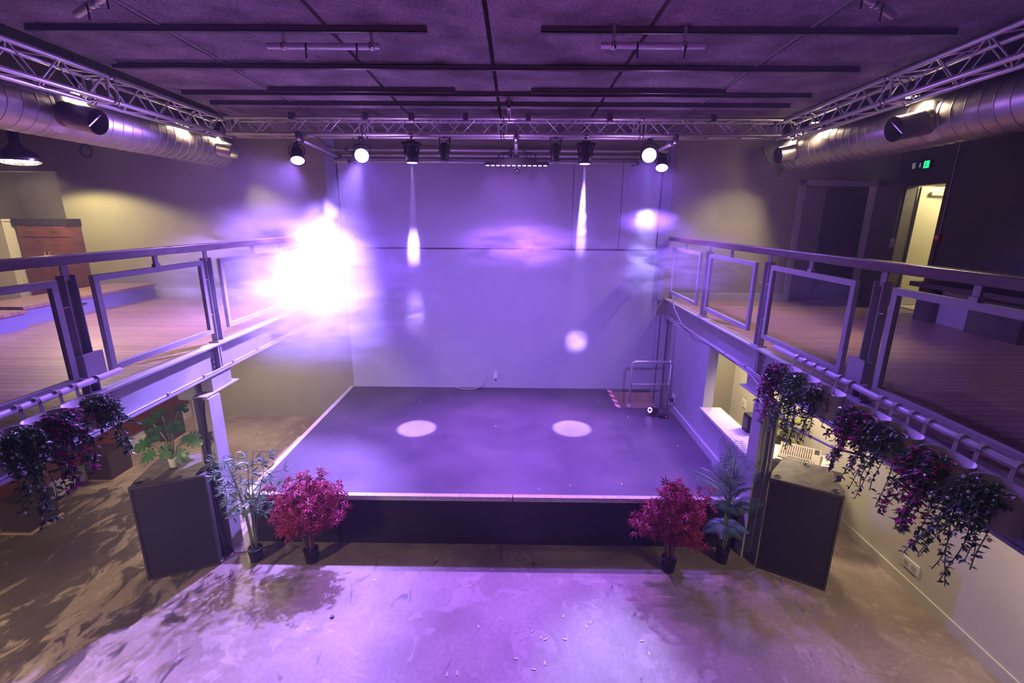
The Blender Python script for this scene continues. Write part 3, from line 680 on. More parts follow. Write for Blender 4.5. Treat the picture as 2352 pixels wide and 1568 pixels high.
def planter(X, Y, sgn, label, kind, strands, seed):
    """sgn +1: room centre towards +x (left side)"""
    rr = random.Random(seed)
    zr = 2.55; cx = X+sgn*.125
    t = thing('hanging_planter', label, 'planter', (cx, Y, zr-.22), 'hanging planters on the balcony rails')
    m = Matrix.Translation((cx, Y, 0))
    g = G().lathe([(.055, zr-.22), (.075, zr-.21), (.096, zr), (.099, zr+.002), (.092, zr), (.07, zr-.20), (.01, zr-.205)], m, 32, True, False, flat=.05)
    obj('bucket', g, 'pot', t)
    for s2 in (-1, 1):
        y = Y+s2*.065
        pts = [(cx-sgn*.09, y, zr-.01), (X+sgn*.03, y, zr+.05)]+[(X+sgn*.032*math.cos(a), y, 2.625+.032*math.sin(a)) for a in (0, .6, 1.2, 1.8, 2.4, 3.0)]
        g = G()
        for a, b in zip(pts[:-1], pts[1:]): g.bar(a, b, .028, .006) if False else g.add([(a[0], a[1]-.014, a[2]), (a[0], a[1]+.014, a[2]), (b[0], b[1]+.014, b[2]), (b[0], b[1]-.014, b[2]), (a[0], a[1]-.014, a[2]+.004), (a[0], a[1]+.014, a[2]+.004), (b[0], b[1]+.014, b[2]+.004), (b[0], b[1]-.014, b[2]+.004)], BF)
        obj('hook_strap', g, 'pot', t)
    ip = obj('inner_pot', G().lathe([(.05, zr-.19), (.062, zr-.04), (.064, zr-.04), (.058, zr-.045), (.05, zr-.08)], Matrix.Translation((cx, Y+.02, 0)), 20, True, False), 'pot2', t)
    obj('soil', G().lathe([(.001, zr-.07), (.052, zr-.07)], Matrix.Translation((cx, Y+.02, 0)), 16, False, False), 'soil', ip)
    fol = G(); fl = G(); st = G()
    for k in range(strands[0]+4):
        L = strands[1]*(.22+.7*rr.random()**2) if k > 3 else rr.uniform(.8, 1)*strands[1]
        y0 = Y+rr.uniform(-.10, .10); x0 = cx+sgn*rr.uniform(.0, .07)
        out = rr.uniform(.05, .16); dy = rr.uniform(-.12, .12)+strands[2]*L
        pts = [Vector((x0, y0, zr-.06)), Vector((x0+sgn*out*.5, y0+dy*.1, zr+rr.uniform(.0, .03)))]
        n = max(3, int(L/.06))
        ph = rr.uniform(0, 6)
        for i in range(1, n+1):
            f = i/n
            pts.append(Vector((x0+sgn*(out*(.6+.5*f))+.02*math.sin(ph+f*5), y0+dy*(.2+.8*f)+.02*math.sin(ph*2+f*6), zr+.02-L*f)))
        st.tube(pts, .003, 4, cap=False)
        for i in range(len(pts)-1):
            a, b = pts[i], pts[i+1]
            dens = 6.5 if i < 5 else 4.2
            for q in range(int(dens+rr.random())):
                p = a.lerp(b, rr.random()); ang = rr.uniform(0, 2*PI)
                d = Vector((math.cos(ang), math.sin(ang), rr.uniform(-.9, .35)))
                sz = rr.uniform(.7, 1.25)
                fol.leaf(p, d, (rr.uniform(-.4, .4), rr.uniform(-.4, .4), 1), (.046 if kind != 'fine' else .036)*sz, (.023 if kind != 'fine' else .018)*sz, .2)
            pf = {'magenta': 1.3, 'pink': .6, 'fine': .42}[kind]
            if rr.random() < pf:
                p = a.lerp(b, rr.random())+Vector((rr.uniform(-.02, .02), rr.uniform(-.02, .02), 0))
                if kind == 'magenta':
                    for q in range(5):
                        ang = rr.uniform(0, 2*PI)
                        fl.leaf(p, (math.cos(ang), math.sin(ang), rr.uniform(-.8, .3)), (0, 0, 1), .036, .018)
                else: fl.ball(p, rr.uniform(.007, .012), 6, 3)
    # dense mound over the rim
    for q in range(130):
        a = rr.uniform(0, 2*PI); rd = rr.random()**.5
        p = Vector((cx+sgn*.075+rd*.05*math.cos(a), Y+rd*.11*math.sin(a), zr-.06+.07*(1-rd)*rr.random()+.01))
        ang = rr.uniform(0, 2*PI)
        fol.leaf(p, (math.cos(ang)+sgn*.5, math.sin(ang), rr.uniform(-.5, .7)), (rr.uniform(-.4, .4), 0, 1), .042, .02, .2)
    obj('trailing_stems', st, 'stem', t)
    obj('foliage', fol, 'leafdark' if kind != 'pink' else 'leaf', t)
    obj('blossoms', fl, 'magenta' if kind == 'magenta' else 'blossom', t)
for a in ((-3.30, 3.20, 1, 'left rail pot furthest from the camera, trailing green leaves with pink buds', 'pink', (20, .55, .12), 11),
          (-3.30, 2.92, 1, 'middle pot of the left rail, trailing magenta blossoms', 'magenta', (22, .58, .05), 12),
          (-3.30, 2.64, 1, 'left rail pot nearest the camera, trailing white flowered stems', 'pink', (24, .68, 0), 13),
          (2.65, 4.17, -1, 'right rail pot furthest from the camera, magenta flowers beside the beam joint', 'magenta', (18, .62, 0), 21),
          (2.65, 3.90, -1, 'second pot from the far end of the right rail, dense pale budded foliage', 'pink', (22, .62, -.05), 22),
          (2.65, 3.58, -1, 'third pot from the far end of the right rail, small white buds', 'fine', (20, .50, -.1), 23),
          (2.65, 3.12, -1, 'right rail pot fourth from far end, first after the rail bracket, magenta trails', 'magenta', (20, .52, 0), 24),
          (2.65, 2.85, -1, 'right rail pot third from the camera, purple green trails with lilac buds', 'fine', (22, .62, .1), 25),
          (2.65, 2.50, -1, 'right rail pot second from the camera, long magenta flowered trails', 'magenta', (22, .60, .12), 26),
          (2.65, 2.17, -1, 'right rail pot nearest the camera, long dark green trails with lilac flowers', 'fine', (24, .70, .15), 27)):
    planter(*a)

# ------------------------------------------------------------------ speakers
def speaker(pl, pr, h, label, depth, inset):
    pl = Vector((*pl, 0)); pr = Vector((*pr, 0)); d = (pr-pl); W = d.length; d.normalize(); nb = Vector((-d.y, d.x, 0))
    t = thing('loudspeaker', label, 'loudspeaker', tuple((pl+pr)/2))
    bl = pl+nb*depth+d*inset; br = pr+nb*depth-d*inset; ml = pl+nb*depth*.25; mr = pr+nb*depth*.25
    poly = [pl, pr, mr, br, bl, ml]; n = 6
    def ring(z, s=0): return [p+Vector((0, 0, z)) for p in poly]
    g = G().add(ring(.012)+ring(h-.012), [tuple(reversed(range(n)))]+[(i, (i+1) % n, (i+1) % n+n, i+n) for i in range(n)]+[tuple(range(n, 2*n))])
    o = obj('cabinet', g, 'spk', t); bev(o, .012)
    g = G().add([p+Vector((0, 0, h-.0115))+(((pl+pr)/2+nb*depth*.45)-p)*.035 for p in poly]+[p+Vector((0, 0, h-.009))+(((pl+pr)/2+nb*depth*.45)-p)*.035 for p in poly], [tuple(reversed(range(n)))]+[(i, (i+1) % n, (i+1) % n+n, i+n) for i in range(n)]+[tuple(range(n, 2*n))])
    obj('top_panel', g, 'spktop', t, label='scuffed top, warm light in its grey brown colour')
    m = Matrix((d, nb, Vector((0, 0, 1)))).transposed().to_4x4(); m.translation = pl
    obj('grille', G().box(.025, W-.025, -.012, .0, .035, h-.03, m), 'grille', t)
    obj('front_frame', G().box(0, W, -.02, .0, 0.0, .03, m).box(0, W, -.02, 0, h-.025, h, m).box(0, .02, -.02, 0, .03, h-.025, m).box(W-.02, W, -.02, 0, .03, h-.025, m), 'spk', t)
    for (u, v) in ((.07, .07), (W-.07, .07), (W*.5, depth-.08)):
        c = m @ Vector((u, v, h-.006))
        obj('rigging_cup', G().lathe([(.001, -.001), (.012, -.001), (.014, .002), (.03, .0), (.033, .004), (.036, .0)], Matrix.Translation(c), 20, False, False), 'black', t)
    return t, m
speaker((-4.007, 4.289), (-3.372, 4.557), 1.145, 'tall black speaker cabinet with potted monstera on top, left of stage', .62, .10)
speaker((2.802, 4.619), (3.382, 4.267), 1.155, 'tall black speaker cabinet with bare scuffed top, right of stage', .62, .10)

# ------------------------------------------------------------------ plants
def potlathe(x, y, z, r, h, m, parent):
    p = obj('pot', G().lathe([(r*.82, z), (r*.85, z+.005), (r, z+h), (r*1.04, z+h), (r*1.04, z+h-.01), (r*.95, z+h), (r*.9, z+h-.02)], Matrix.Translation((x, y, 0)), 24, True, False), m, parent)
    obj('soil', G().lathe([(.001, z+h-.02), (r*.93, z+h-.02)], Matrix.Translation((x, y, 0)), 20, False, False), 'soil', p)
def star(g, p, nrm, d, s, rr, lobes=7):
    nrm = Vector(nrm).normalized(); d = Vector(d); d = (d-nrm*d.dot(nrm)); 
    if d.length < 1e-3: d = nrm.orthogonal()
    d.normalize(); e = nrm.cross(d)
    p = Vector(p)
    for k in range(lobes):
        a = (k-(lobes-1)/2)*(2*PI*.80/lobes); L = s*(1-.10*abs(k-(lobes-1)/2)**1.2)
        dr = d*math.cos(a)+e*math.sin(a); sd = nrm.cross(dr)
        w = s*.10
        g.add([p, p+dr*L*.45+sd*w, p+dr*L-nrm*L*.25, p+dr*L*.45-sd*w], [(0, 1, 2), (0, 2, 3)])
def maple(x, y, label, H, wd, seed, snag):
    rr = random.Random(seed); t = thing('red_maple', label, 'potted tree', (x, y, 0), 'artificial red maples in front of the stage')
    potlathe(x, y, 0, .083, .16, 'blackpot', t)
    g = G(); lf = G(); tips = []
    for k in range(5):
        a = k*2*PI/5+rr.uniform(-.3, .3); sp = rr.uniform(.05, .15)
        p0 = Vector((x+.025*math.cos(a), y+.025*math.sin(a), .13)); p1 = p0+Vector((sp*.4*math.cos(a), sp*.4*math.sin(a), .25)); p2 = p1+Vector((sp*math.cos(a), sp*math.sin(a), .25)); 
        g.tube([p0, p1, p2], [.017, .013, .010], 7)
        for b in range(7):
            a2 = a+rr.uniform(-1.5, 1.5); f = rr.uniform(.2, 1); q = p1.lerp(p2, f)
            e = Vector((x+wd*rr.uniform(.45, 1)*math.cos(a2), y+wd*.8*rr.uniform(.4, 1)*math.sin(a2), rr.uniform(.50, H-.12)))
            mid = q.lerp(e, .5)+Vector((0, 0, .05)); g.tube([q, mid, e], [.007, .005, .003], 5); tips += [e, mid, q.lerp(e, .75)]
    for k in range(14):
        a = rr.uniform(0, 2*PI); r_ = rr.uniform(0, .5)*wd; tips.append(Vector((x+r_*math.cos(a), y+r_*math.sin(a), rr.uniform(H-.3, H-.06))))
    if snag: g.tube([(x-.01, y, .5), (x+.0, y-.04, .85), (x+.02, y-.04, 1.0), (x+.05, y-.04, H+.06)], [.009, .008, .006, .005], 6)
    for tp in tips:
        for q in range(7):
            p = tp+Vector((rr.gauss(0, .055), rr.gauss(0, .055), rr.gauss(0, .05)))
            if p.z > H: p.z = H-rr.random()*.05
            star(lf, p, (rr.uniform(-.7, .7), rr.uniform(-1, .3), rr.uniform(.2, 1)), (rr.uniform(-1, 1), rr.uniform(-1, 1), rr.uniform(-.8, .5)), rr.uniform(.06, .095), rr)
    obj('trunk', g, 'bark', t); obj('foliage', lf, 'mapleleaf', t)
maple(-2.345, 4.62, 'red maple in black pot at the left, beside the bamboo', 1.07, .36, 31, False)
maple(1.77, 4.55, 'red maple in black pot at the right, with a bare twig sticking up', 1.10, .37, 32, True)
# bamboo
rr = random.Random(41); x, y = -3.0, 4.63
t = thing('potted_bamboo', 'green artificial bamboo in black pot beside the left speaker', 'potted plant', (x, y, 0))
potlathe(x, y, 0, .078, .16, 'blackpot', t)
lf = G()
for k in range(6):
    a = k*PI/3+.3; lean = rr.uniform(.05, .30)*(1 if k % 2 else 1.2); Hh = rr.uniform(1.0, 1.36)
    pts = [Vector((x+.03*math.cos(a)+lean*f*f*math.cos(a), y+.03*math.sin(a)+lean*.6*f*f*math.sin(a), .13+(Hh-.13)*f)) for f in [i/7 for i in range(8)]]
    obj('cane', G().tube(pts, [.008-.0006*i for i in range(8)], 6), 'stem', t)
    for i in range(3, 8):
        for b in range(3 if i < 7 else 2):
            a2 = rr.uniform(0, 2*PI); e = pts[i]+Vector((math.cos(a2)*rr.uniform(.06, .22), math.sin(a2)*rr.uniform(.05, .15), rr.uniform(-.02, .12)))
            lf.tube([pts[i], e], .003, 4)
            for q in range(7):
                d = Vector((math.cos(a2+rr.uniform(-1.2, 1.2)), math.sin(a2+rr.uniform(-1.2, 1.2)), rr.uniform(-.9, .8)))
                lf.leaf(e, d, (rr.uniform(-.5, .5), -.6, 1), rr.uniform(.08, .14), .016, .1)
obj('foliage', lf, 'leafbam', t)
# palm
def frond(g, base, az, L, rise, droop, W, n=26):
    dh = Vector((math.cos(az), math.sin(az), 0)); pts = []
    for i in range(n+1):
        f = i/n; pts.append(Vector(base)+dh*L*(.15*f+.85*f*f*.9)*.85+Vector((0, 0, rise*f-droop*f**3)))
    g.tube(pts, [.005*(1-.7*i/n) for i in range(n+1)], 5)
    for i in range(int(n*.22), n+1):
        f = i/n; tdir = (pts[min(i+1, n)]-pts[max(i-1, 0)]).normalized(); sd = tdir.cross(Vector((0, 0, 1)))
        if sd.length < .05: sd = Vector((-dh.y, dh.x, 0))
        sd.normalize(); ll = W*math.sin(PI*(.18+.75*(f-.22)/.78))+.02
        for s2 in (-1, 1):
            g.leaf(pts[i], sd*s2*1.0+tdir*.42+Vector((0, 0, -.25)), (0, -.3, 1), ll, .012, .08)
def palm(x, y, z0, label, name, specs, mt, stems, pr=.075, ph=.17):
    t = thing(name, label, 'potted plant', (x, y, z0))
    potlathe(x, y, z0, pr, ph, 'blackpot', t)
    for (dx, dy, hh) in stems: obj('stalk', G().tube([(x+dx*.3, y+dy*.3, z0+ph-.03), (x+dx*.7, y+dy*.7, z0+hh*.6), (x+dx, y+dy, z0+hh)], [.014, .011, .008], 7), 'stem', t)
    for (dx, dy, bz, az, L, rise, droop, W) in specs:
        g = G(); frond(g, (x+dx, y+dy, z0+bz), math.radians(az), L*1.12, rise, droop, W*1.3); obj('frond', g, mt, t)
    return t
palm(2.44, 4.70, 0, 'green feather leaved palm in black pot, between red maple and right column', 'potted_palm',
     [(.0, 0, .75, 170, .62, .50, .10, .15), (0, 0, .75, 185, .40, .58, .12, .13), (0, 0, .85, 130, .20, .70, .05, .14), (0, 0, .85, 60, .20, .66, .05, .14), (.02, 0, .8, 20, .34, .55, .10, .13),
      (0, 0, .8, 100, .12, .62, .02, .13), (.01, 0, .6, 340, .36, .45, .2, .12), (0, 0, .6, 210, .32, .42, .2, .12), (0, -.02, .6, 270, .26, .40, .20, .12), (0, 0, .7, 300, .22, .5, .15, .12),
      (0, 0, .7, 155, .45, .40, .14, .13), (0, 0, .85, 200, .30, .55, .1, .13), (0, 0, .85, 90, .30, .45, .1, .13), (0, 0, .8, 45, .30, .5, .1, .13), (0, 0, .9, 240, .12, .55, .05, .13), (0, 0, .65, 320, .3, .3, .15, .12), (-.02, 0, .42, 180, .26, .22, .22, .10), (.02, 0, .42, 0, .26, .22, .22, .10), (0, 0, .42, 240, .22, .22, .2, .10), (0, 0, .42, 310, .22, .22, .2, .10), (0, 0, .42, 140, .2, .22, .2, .10), (0, 0, .42, 80, .2, .22, .2, .10)],
     'leafpalm', [(-.03, 0, .75), (.02, .02, .85), (.03, -.02, .5), (-.02, -.02, .45), (0, .03, .8)])
palm(4.02, 6.45, 0, 'bushy yellow green plant behind the mixer, under the right balcony', 'bushy_plant',
     [(R.uniform(-.03, .03), R.uniform(-.03, .03), R.uniform(.3, 1.0), R.uniform(110, 300), R.uniform(.15, .38), R.uniform(.15, .5), R.uniform(.05, .25), .13) for k in range(34)],
     'leafyel', [(0, 0, 1.0), (.03, 0, .9), (-.03, 0, .8)], .11, .22)
# monstera
def mleaf(g, c, nrm, d, s):
    nrm = Vector(nrm).normalized(); d = Vector(d); d = (d-nrm*d.dot(nrm)).normalized(); e = nrm.cross(d); c = Vector(c)
    pts = []; n = 40
    for i in range(n+1):
        a = -PI+2*PI*i/n
        r_ = s*(.62+.38*math.cos(a*.5)**2)*(1.0 if abs(a) < 2.6 else .75)
        if (i % 4 == 0) and .4 < abs(a) < 2.6: r_ *= .48
        u = r_*math.cos(a)*1.15; v = r_*math.sin(a)*.95
        pts.append(c+d*u+e*v-nrm*(.22*(u*u+v*v)/s)+nrm*abs(v)*.15)
    g.add([c]+pts, [(0, i+1, i+2) for i in range(n)], True)
x, y, z0 = -3.82, 4.72, 1.147
t = thing('monstera', 'monstera in small white pot standing on the left speaker', 'potted plant', (x, y, z0))
obj('pot', G().lathe([(.04, z0), (.048, z0+.006), (.055, z0+.11), (.057, z0+.115), (.05, z0+.115), (.048, z0+.09)], Matrix.Translation((x, y, 0)), 24, True, False), 'white', t)
for (dx, dy, dz, nx, ny, nz, ddx, ddy, s) in ((-.22, .05, .44, .2, -.4, 1, -1, 0, .085), (-.14, .12, .52, .1, -.4, 1, -1, .2, .085), (.05, .14, .56, .2, -.3, 1, 1, .1, .075), (.03, .02, .40, 0, -.5, 1, 1, 0, .10), (-.12, .0, .37, .1, -.4, 1, -1, 0, .08),
                                        (-.15, -.02, .27, .2, -.3, 1, -1, -.2, .075), (.24, .0, .26, -.2, -1, .5, .6, 0, .10), (.13, .06, .24, .2, -.2, 1, 1, .2, .07), (-.27, -.02, .20, 0, -.7, .9, -1, -.2, .10), (-.22, -.04, .08, 0, -.8, .7, -.7, -.5, .085),
                                        (-.07, .0, .12, 0, -1, .5, -.3, -.5, .085), (.09, -.02, .08, .2, -1, .6, .6, -.4, .085), (.08, .1, .18, 0, 0, 1, 1, .5, .06)):
    l_ = obj('leaf', G(), 'leaf', t) if False else None
    g = G(); c = (x+dx, y+dy, z0+.08+dz); mleaf(g, c, (nx, ny, nz), (ddx, ddy, -.3), s*1.18)
    lo = obj('leaf', g, 'leaf', t)
    obj('leaf_stem', G().tube([(x, y, z0+.09), (x+dx*.35, y+dy*.35, z0+.09+dz*.6), c], .005, 5), 'stem', lo)

# ------------------------------------------------------------------ right: mixer, tables, etc under balcony
t = thing('equipment_table', 'low rack table behind the right speaker carrying the mixer', 'table', (3.75, 5.5, 0))
mt = Matrix.Translation((3.70, 5.55, 0)) @ Matrix.Rotation(math.radians(-35), 4, 'Z')
obj('table_top', G().box(-.36, .36, -.24, .24, .86, .90, mt), 'white', t)
obj('shelf', G().box(-.36, .36, -.24, .24, .55, .58, mt), 'white', t)
for a in (-.34, .34):
    for b in (-.22, .22): obj('leg', G().box(a-.015, a+.015, b-.015, b+.015, 0, .86, mt), 'black', t)
obj('amplifier', G().box(-.30, .25, -.2, .2, .58, .70, mt), 'black', t)
def mixer(mtx, w, d, label, z, cols, rows, write):
    t = thing('mixing_desk', label, 'mixing desk', tuple(mtx @ Vector((0, 0, z))))
    tl = mtx @ Matrix.Translation((0, 0, z)) @ Matrix.Rotation(math.radians(10), 4, 'X')
    o = obj('panel', G().box(-w/2, w/2, -d/2, d/2, .0, .05, tl), 'mixer', t); bev(o, .006)
    k1 = G(); k2 = G()
    for i in range(cols):
        for j in range(rows):
            px = -w/2+.03+i*(w-.11)/cols; py = -d/2+.09+j*(d-.12)/rows
            (k2 if j in (3, 5) else k1).lathe([(.006, .05), (.005, .062)], tl @ Matrix.Translation((px, py, 0)), 6)
    obj('knob_grid', k1, 'knob', t, kind='stuff'); obj('knob_grid', k2, 'orange', t, label='orange knobs', kind='stuff')
    g = G()
    for i in range(cols+1): px = -w/2+.03+i*(w-.09)/cols; g.box(px-.003, px+.003, -d/2+.015, -d/2+.07, .05, .058, tl)
    obj('fader_row', g, 'knob', t, kind='stuff')
    obj('display', G().box(w/2-.075, w/2-.02, d/2-.13, d/2-.03, .05, .054, tl), 'black', t)
    return t, tl
tm, tl = mixer(mt, .46, .36, 'light coloured mixing desk on the table behind the right speaker', .915, 14, 11, True)
def text(s, size, mtx, m, parent, name='lettering', ext=.001):
    cu = bpy.data.curves.new(name, 'FONT'); cu.body = s; cu.size = size; cu.extrude = ext; cu.align_x = 'CENTER'; cu.align_y = 'CENTER'
    cu.materials.append(M[m]); o = bpy.data.objects.new(name, cu); C.objects.link(o)
    bpy.context.view_layer.update(); me = bpy.data.meshes.new_from_object(o.evaluated_get(bpy.context.evaluated_depsgraph_get())); bpy.data.objects.remove(o)
    me.materials.clear(); me.materials.append(M[m]); o = bpy.data.objects.new(name, me); C.objects.link(o)
    o.parent = parent; mm = mtx.copy(); mm.translation = mtx.translation-worldpos(parent); o.matrix_local = mm
    return o
text('soundcraft', .055, tl @ Matrix.Translation((0, -.145, .052)) , 'black', tm)
mt2 = mt @ Matrix.Translation((-.06, .0, 0))
t = thing('equipment_case', 'white tray under the front edge of the mixing desk', 'tray', tuple(mt @ Vector((0, -.05, .90))))
obj('tray_body', G().box(-.25, .33, -.235, .2, .901, .915, mt), 'white', t)
tagged('small_receiver', G().box(.37, .47, -.2, -.1, .80, .88, mt).box(.36, .38, -.2, -.1, .84, .88, mt), 'black', 'small black box beside the mixing desk at its right end', 'box')
t = thing('wall_switch', 'square white light switch seen through the opening beside the stage', 'light switch', (4.26, 8.19, .53))
obj('switch_plate', G().box(4.255, 4.27, 8.12, 8.26, .51, .65), 'white', t); obj('rocker', G().box(4.25, 4.256, 8.18, 8.20, .56, .59), 'red', t)
t = thing('wall_socket', 'double white wall socket low on the cream right wall', 'socket', (4.26, 4.3, .27))
obj('socket_plate', G().box(4.255, 4.27, 4.20, 4.40, .25, .36), 'white', t)
for yy in (4.25, 4.35): obj('socket_face', G().box(4.252, 4.256, yy-.03, yy+.03, .27, .33), 'mixer', t)
tagged('column_speaker', G().box(2.98, 3.12, 5.55, 5.72, 0, 1.46), 'black', 'tall narrow black speaker standing behind the sill of the opening', 'loudspeaker')
bev(bpy.data.objects['column_speaker'], .03, 3)
t = thing('stage_socket', 'white socket with plug on the wall right of guard rail', 'socket', (2.73, 7.6, .85))
obj('socket_plate', G().box(2.725, 2.74, 7.52, 7.66, .84, .96), 'white', t)
obj('plug', G().box(2.68, 2.725, 7.56, 7.61, .85, .90), 'black', t)
obj('plug_cable', G().tube([(2.69, 7.58, .86), (2.68, 7.56, .78), (2.6, 7.5, .70), (2.45, 7.4, .68), (2.40, 7.3, .67)], .006, 6), 'cable', t)
# LED par on stage floor
t = thing('floor_par_lamp', 'small black led par lying on the stage by the guard rail', 'stage light', (2.4, 7.45, ZST))
m = aim((2.30, 7.42, ZST+.09), (-.8, -.45, .25))
obj('housing', G().lathe([(.03, -.16), (.05, -.15), (.06, 0), (.065, .01), (.055, .01)], m, 20), 'black', t)
for k in range(7):
    a = k*2*PI/7; c = m @ Vector((.038*math.cos(a), .038*math.sin(a), .014)); obj('led_lens', G().ball(c, .011, 8, 4), 'e_led', t)
obj('bracket', G().tube([(2.22, 7.44, ZST+.01), (2.26, 7.36, ZST+.02), (2.30, 7.42, ZST+.06)], .008, 6).box(2.3, 2.55, 7.34, 7.40, ZST, ZST+.02), 'black', t)
obj('control_box', G().box(2.42, 2.56, 7.28, 7.36, ZST, ZST+.05), 'black', t)
obj('standby_light', G().ball((2.53, 7.275, ZST+.03), .007, 8, 4), 'e_red', t)

# ------------------------------------------------------------------ left lower area
struct('trim_8', G().box(-6.5, -6.44, -2.5, 8.6, .30, .90), 'maroon')
for i, (yy, lb) in enumerate(((5.22, 'dark box stool nearest the camera against the left lower wall'), (6.45, 'middle dark box stool against the left lower wall'), (7.68, 'dark box stool furthest back on the left lower wall'))):
    t = thing('box_stool', lb, 'stool', (-6.24, yy, 0), 'dark box stools along the left lower wall')
    o = obj('stool_body', G().box(-6.43, -6.05, yy-.2, yy+.2, 0.02, .42), 'darkbox', t); bev(o, .01)
    obj('plinth', G().box(-6.42, -6.02, yy-.22, yy+.22, 0, .02), 'palewood', t)
t = thing('wooden_step', 'pale plywood step beside the left edge of stage', 'step', (-3.4, 6.4, 0))
obj('upper_tread', G().box(-3.50, -3.24, 6.1, 6.95, .40, .43), 'palewood', t); obj('lower_tread', G().box(-3.74, -3.50, 6.1, 6.95, .20, .23), 'palewood', t)
obj('step_frame', G().box(-3.50, -3.24, 6.12, 6.14, 0, .40).box(-3.50, -3.24, 6.91, 6.93, 0, .40).box(-3.74, -3.5, 6.12, 6.14, 0, .2).box(-3.74, -3.5, 6.91, 6.93, 0, .2).box(-3.5, -3.48, 6.14, 6.91, .23, .40), 'cabwood', t)
tagged('ceiling_speaker', G().box(-3.80, -3.57, 4.9, 5.15, 1.86, 2.12), 'steel', 'small grey box speaker tucked under the left beam by the column', 'speaker')
bev(bpy.data.objects['ceiling_speaker'], .03, 3)

# ------------------------------------------------------------------ left balcony
t = thing('sideboard', 'red mahogany cabinet with black top on the left balcony', 'cabinet', (-8.38, 8.5, ZBAL))
x0, x1, y0, y1 = -8.85, -7.91, 8.45, 8.68
o = obj('body', G().box(x0, x1, y0, y1, ZBAL, 3.70), 'cabwood', t)
obj('cabinet_top', G().box(x0-.03, x1+.02, y0-.03, y1+.01, 3.70, 3.81), 'blackmatte', t, label='black top')
for k in range(2):
    xa = x0+.03+k*.45; d_ = obj('drawer', G().box(xa, xa+.43, y0-.015, y0, 3.50, 3.68), 'cabwood', t); obj('drawer_handle', G().tube([(xa+.16, y0-.03, 3.60), (xa+.27, y0-.03, 3.60)], .006, 6), 'brass', d_)
    d_ = obj('cabinet_door', G().box(xa, xa+.43, y0-.015, y0, ZBAL+.08, 3.47), 'cabwood', t)
    xh = xa+.40 if k == 0 else xa+.03
    obj('door_handle', G().tube([(xh, y0-.03, 3.10), (xh, y0-.03, 3.24)], .006, 6), 'brass', d_)
t = thing('low_cabinet', 'pale cabinet at the far left behind the handrail', 'cabinet', (-9.4, 8.4, ZBAL))
obj('body', G().box(-10.1, -8.92, 8.3, 8.7, ZBAL, 3.76), 'cream', t); obj('worktop', G().box(-10.12, -8.90, 8.28, 8.72, 3.76, 3.80), 'cream', t)
t = thing('long_bench', 'long low bench on the floor of left balcony', 'bench', (-6.9, 7.3, ZBAL))
obj('bench_body', G().box(-7.35, -6.62, 6.15, 8.5, ZBAL, ZBAL+.22), 'bluewall', t); obj('bench_top', G().box(-7.38, -6.59, 6.12, 8.5, ZBAL+.22, ZBAL+.26), 'planks', t)
t = thing('low_platform', 'short low platform in front of the long bench on left balcony', 'platform', (-6.9, 5.4, ZBAL))
obj('platform_body', G().box(-7.6, -6.45, 4.9, 6.0, ZBAL, ZBAL+.20), 'bluewall', t); obj('platform_top', G().box(-7.63, -6.42, 4.87, 6.0, ZBAL+.2, ZBAL+.24), 'planks', t)
struct('baseboard_back', G().box(-8.15, -3.5, 8.66, YB, ZBAL, ZBAL+.14).box(2.9, 4.95, 8.66, YB, ZBAL, ZBAL+.14), 'violetwall')
tagged('cable_ring', G().tube([(-7.45+.10*math.cos(a*PI/10), 8.6, 4.95+.10*math.sin(a*PI/10)) for a in range(20)], .014, 8, closed=True), 'cable', 'coiled cable ring hung on back wall under the left duct', 'cable')

# ------------------------------------------------------------------ right balcony
t = thing('bar_counter', 'dark topped counter along the right balcony wall', 'counter', (6.3, 6, ZBAL))
obj('counter_top', G().box(6.0, 6.64, 3.0, 7.2, 2.93, 3.0), 'darkbox', t)
for k, (a, b, mm) in enumerate(((6.9, 7.15, 'darkbox'), (6.35, 6.85, 'violetwall'), (5.6, 6.3, 'darkbox'), (5.1, 5.55, 'violetwall'), (3.1, 5.0, 'darkbox'))):
    obj('front_panel', G().box(6.12+.1*(mm != 'darkbox'), 6.6, a, b, ZBAL, 2.93), mm, t)
t = thing('exit_sign', 'lit green running man exit sign above the right door', 'exit sign', (6.62, 8.2, 4.72))
obj('housing', G().box(6.61, 6.65, 8.02, 8.40, 4.70, 4.83), 'black', t)
obj('sign_face', G().box(6.604, 6.611, 8.03, 8.39, 4.705, 4.825), 'signdark', t)
obj('lit_panel', G().box(6.60, 6.605, 8.05, 8.15, 4.71, 4.82), 'e_green', t, label='glowing green end with running figure')
g = G()  # arrow and door symbol
g.add([(6.602, 8.235, 4.80), (6.602, 8.215, 4.80), (6.602, 8.215, 4.76), (6.602, 8.20, 4.76), (6.602, 8.225, 4.725), (6.602, 8.25, 4.76), (6.602, 8.235, 4.76)], [(0, 1, 2, 3, 4, 5, 6)])
obj('arrow', g, 'e_dimwhite', t)
g = G().box(6.601, 6.603, 8.36, 8.38, 4.72, 4.81).box(6.601, 6.603, 8.31, 8.36, 4.80, 4.81).ball((6.60, 8.335, 4.785), .009, 8, 4)
for a, b in (((8.335, 4.775), (8.33, 4.745)), ((8.33, 4.745), (8.345, 4.722)), ((8.33, 4.745), (8.315, 4.728)), ((8.335, 4.77), (8.315, 4.76)), ((8.335, 4.77), (8.352, 4.758))):
    g.bar((6.601, *a), (6.601, *b), .008, .004)
obj('running_figure', g, 'e_dimwhite', t)
g = G().ball((6.597, 8.11, 4.795), .008, 8, 4)
for a, b in (((8.11, 4.785), (8.105, 4.755)), ((8.105, 4.755), (8.12, 4.725)), ((8.105, 4.755), (8.09, 4.735))): g.bar((6.598, *a), (6.598, *b), .008, .004)
obj('green_figure', g, 'signdark', t)
t = thing('fire_call_point', 'red fire alarm call point beside the right door', 'alarm', (6.63, 7.6, 3.58))
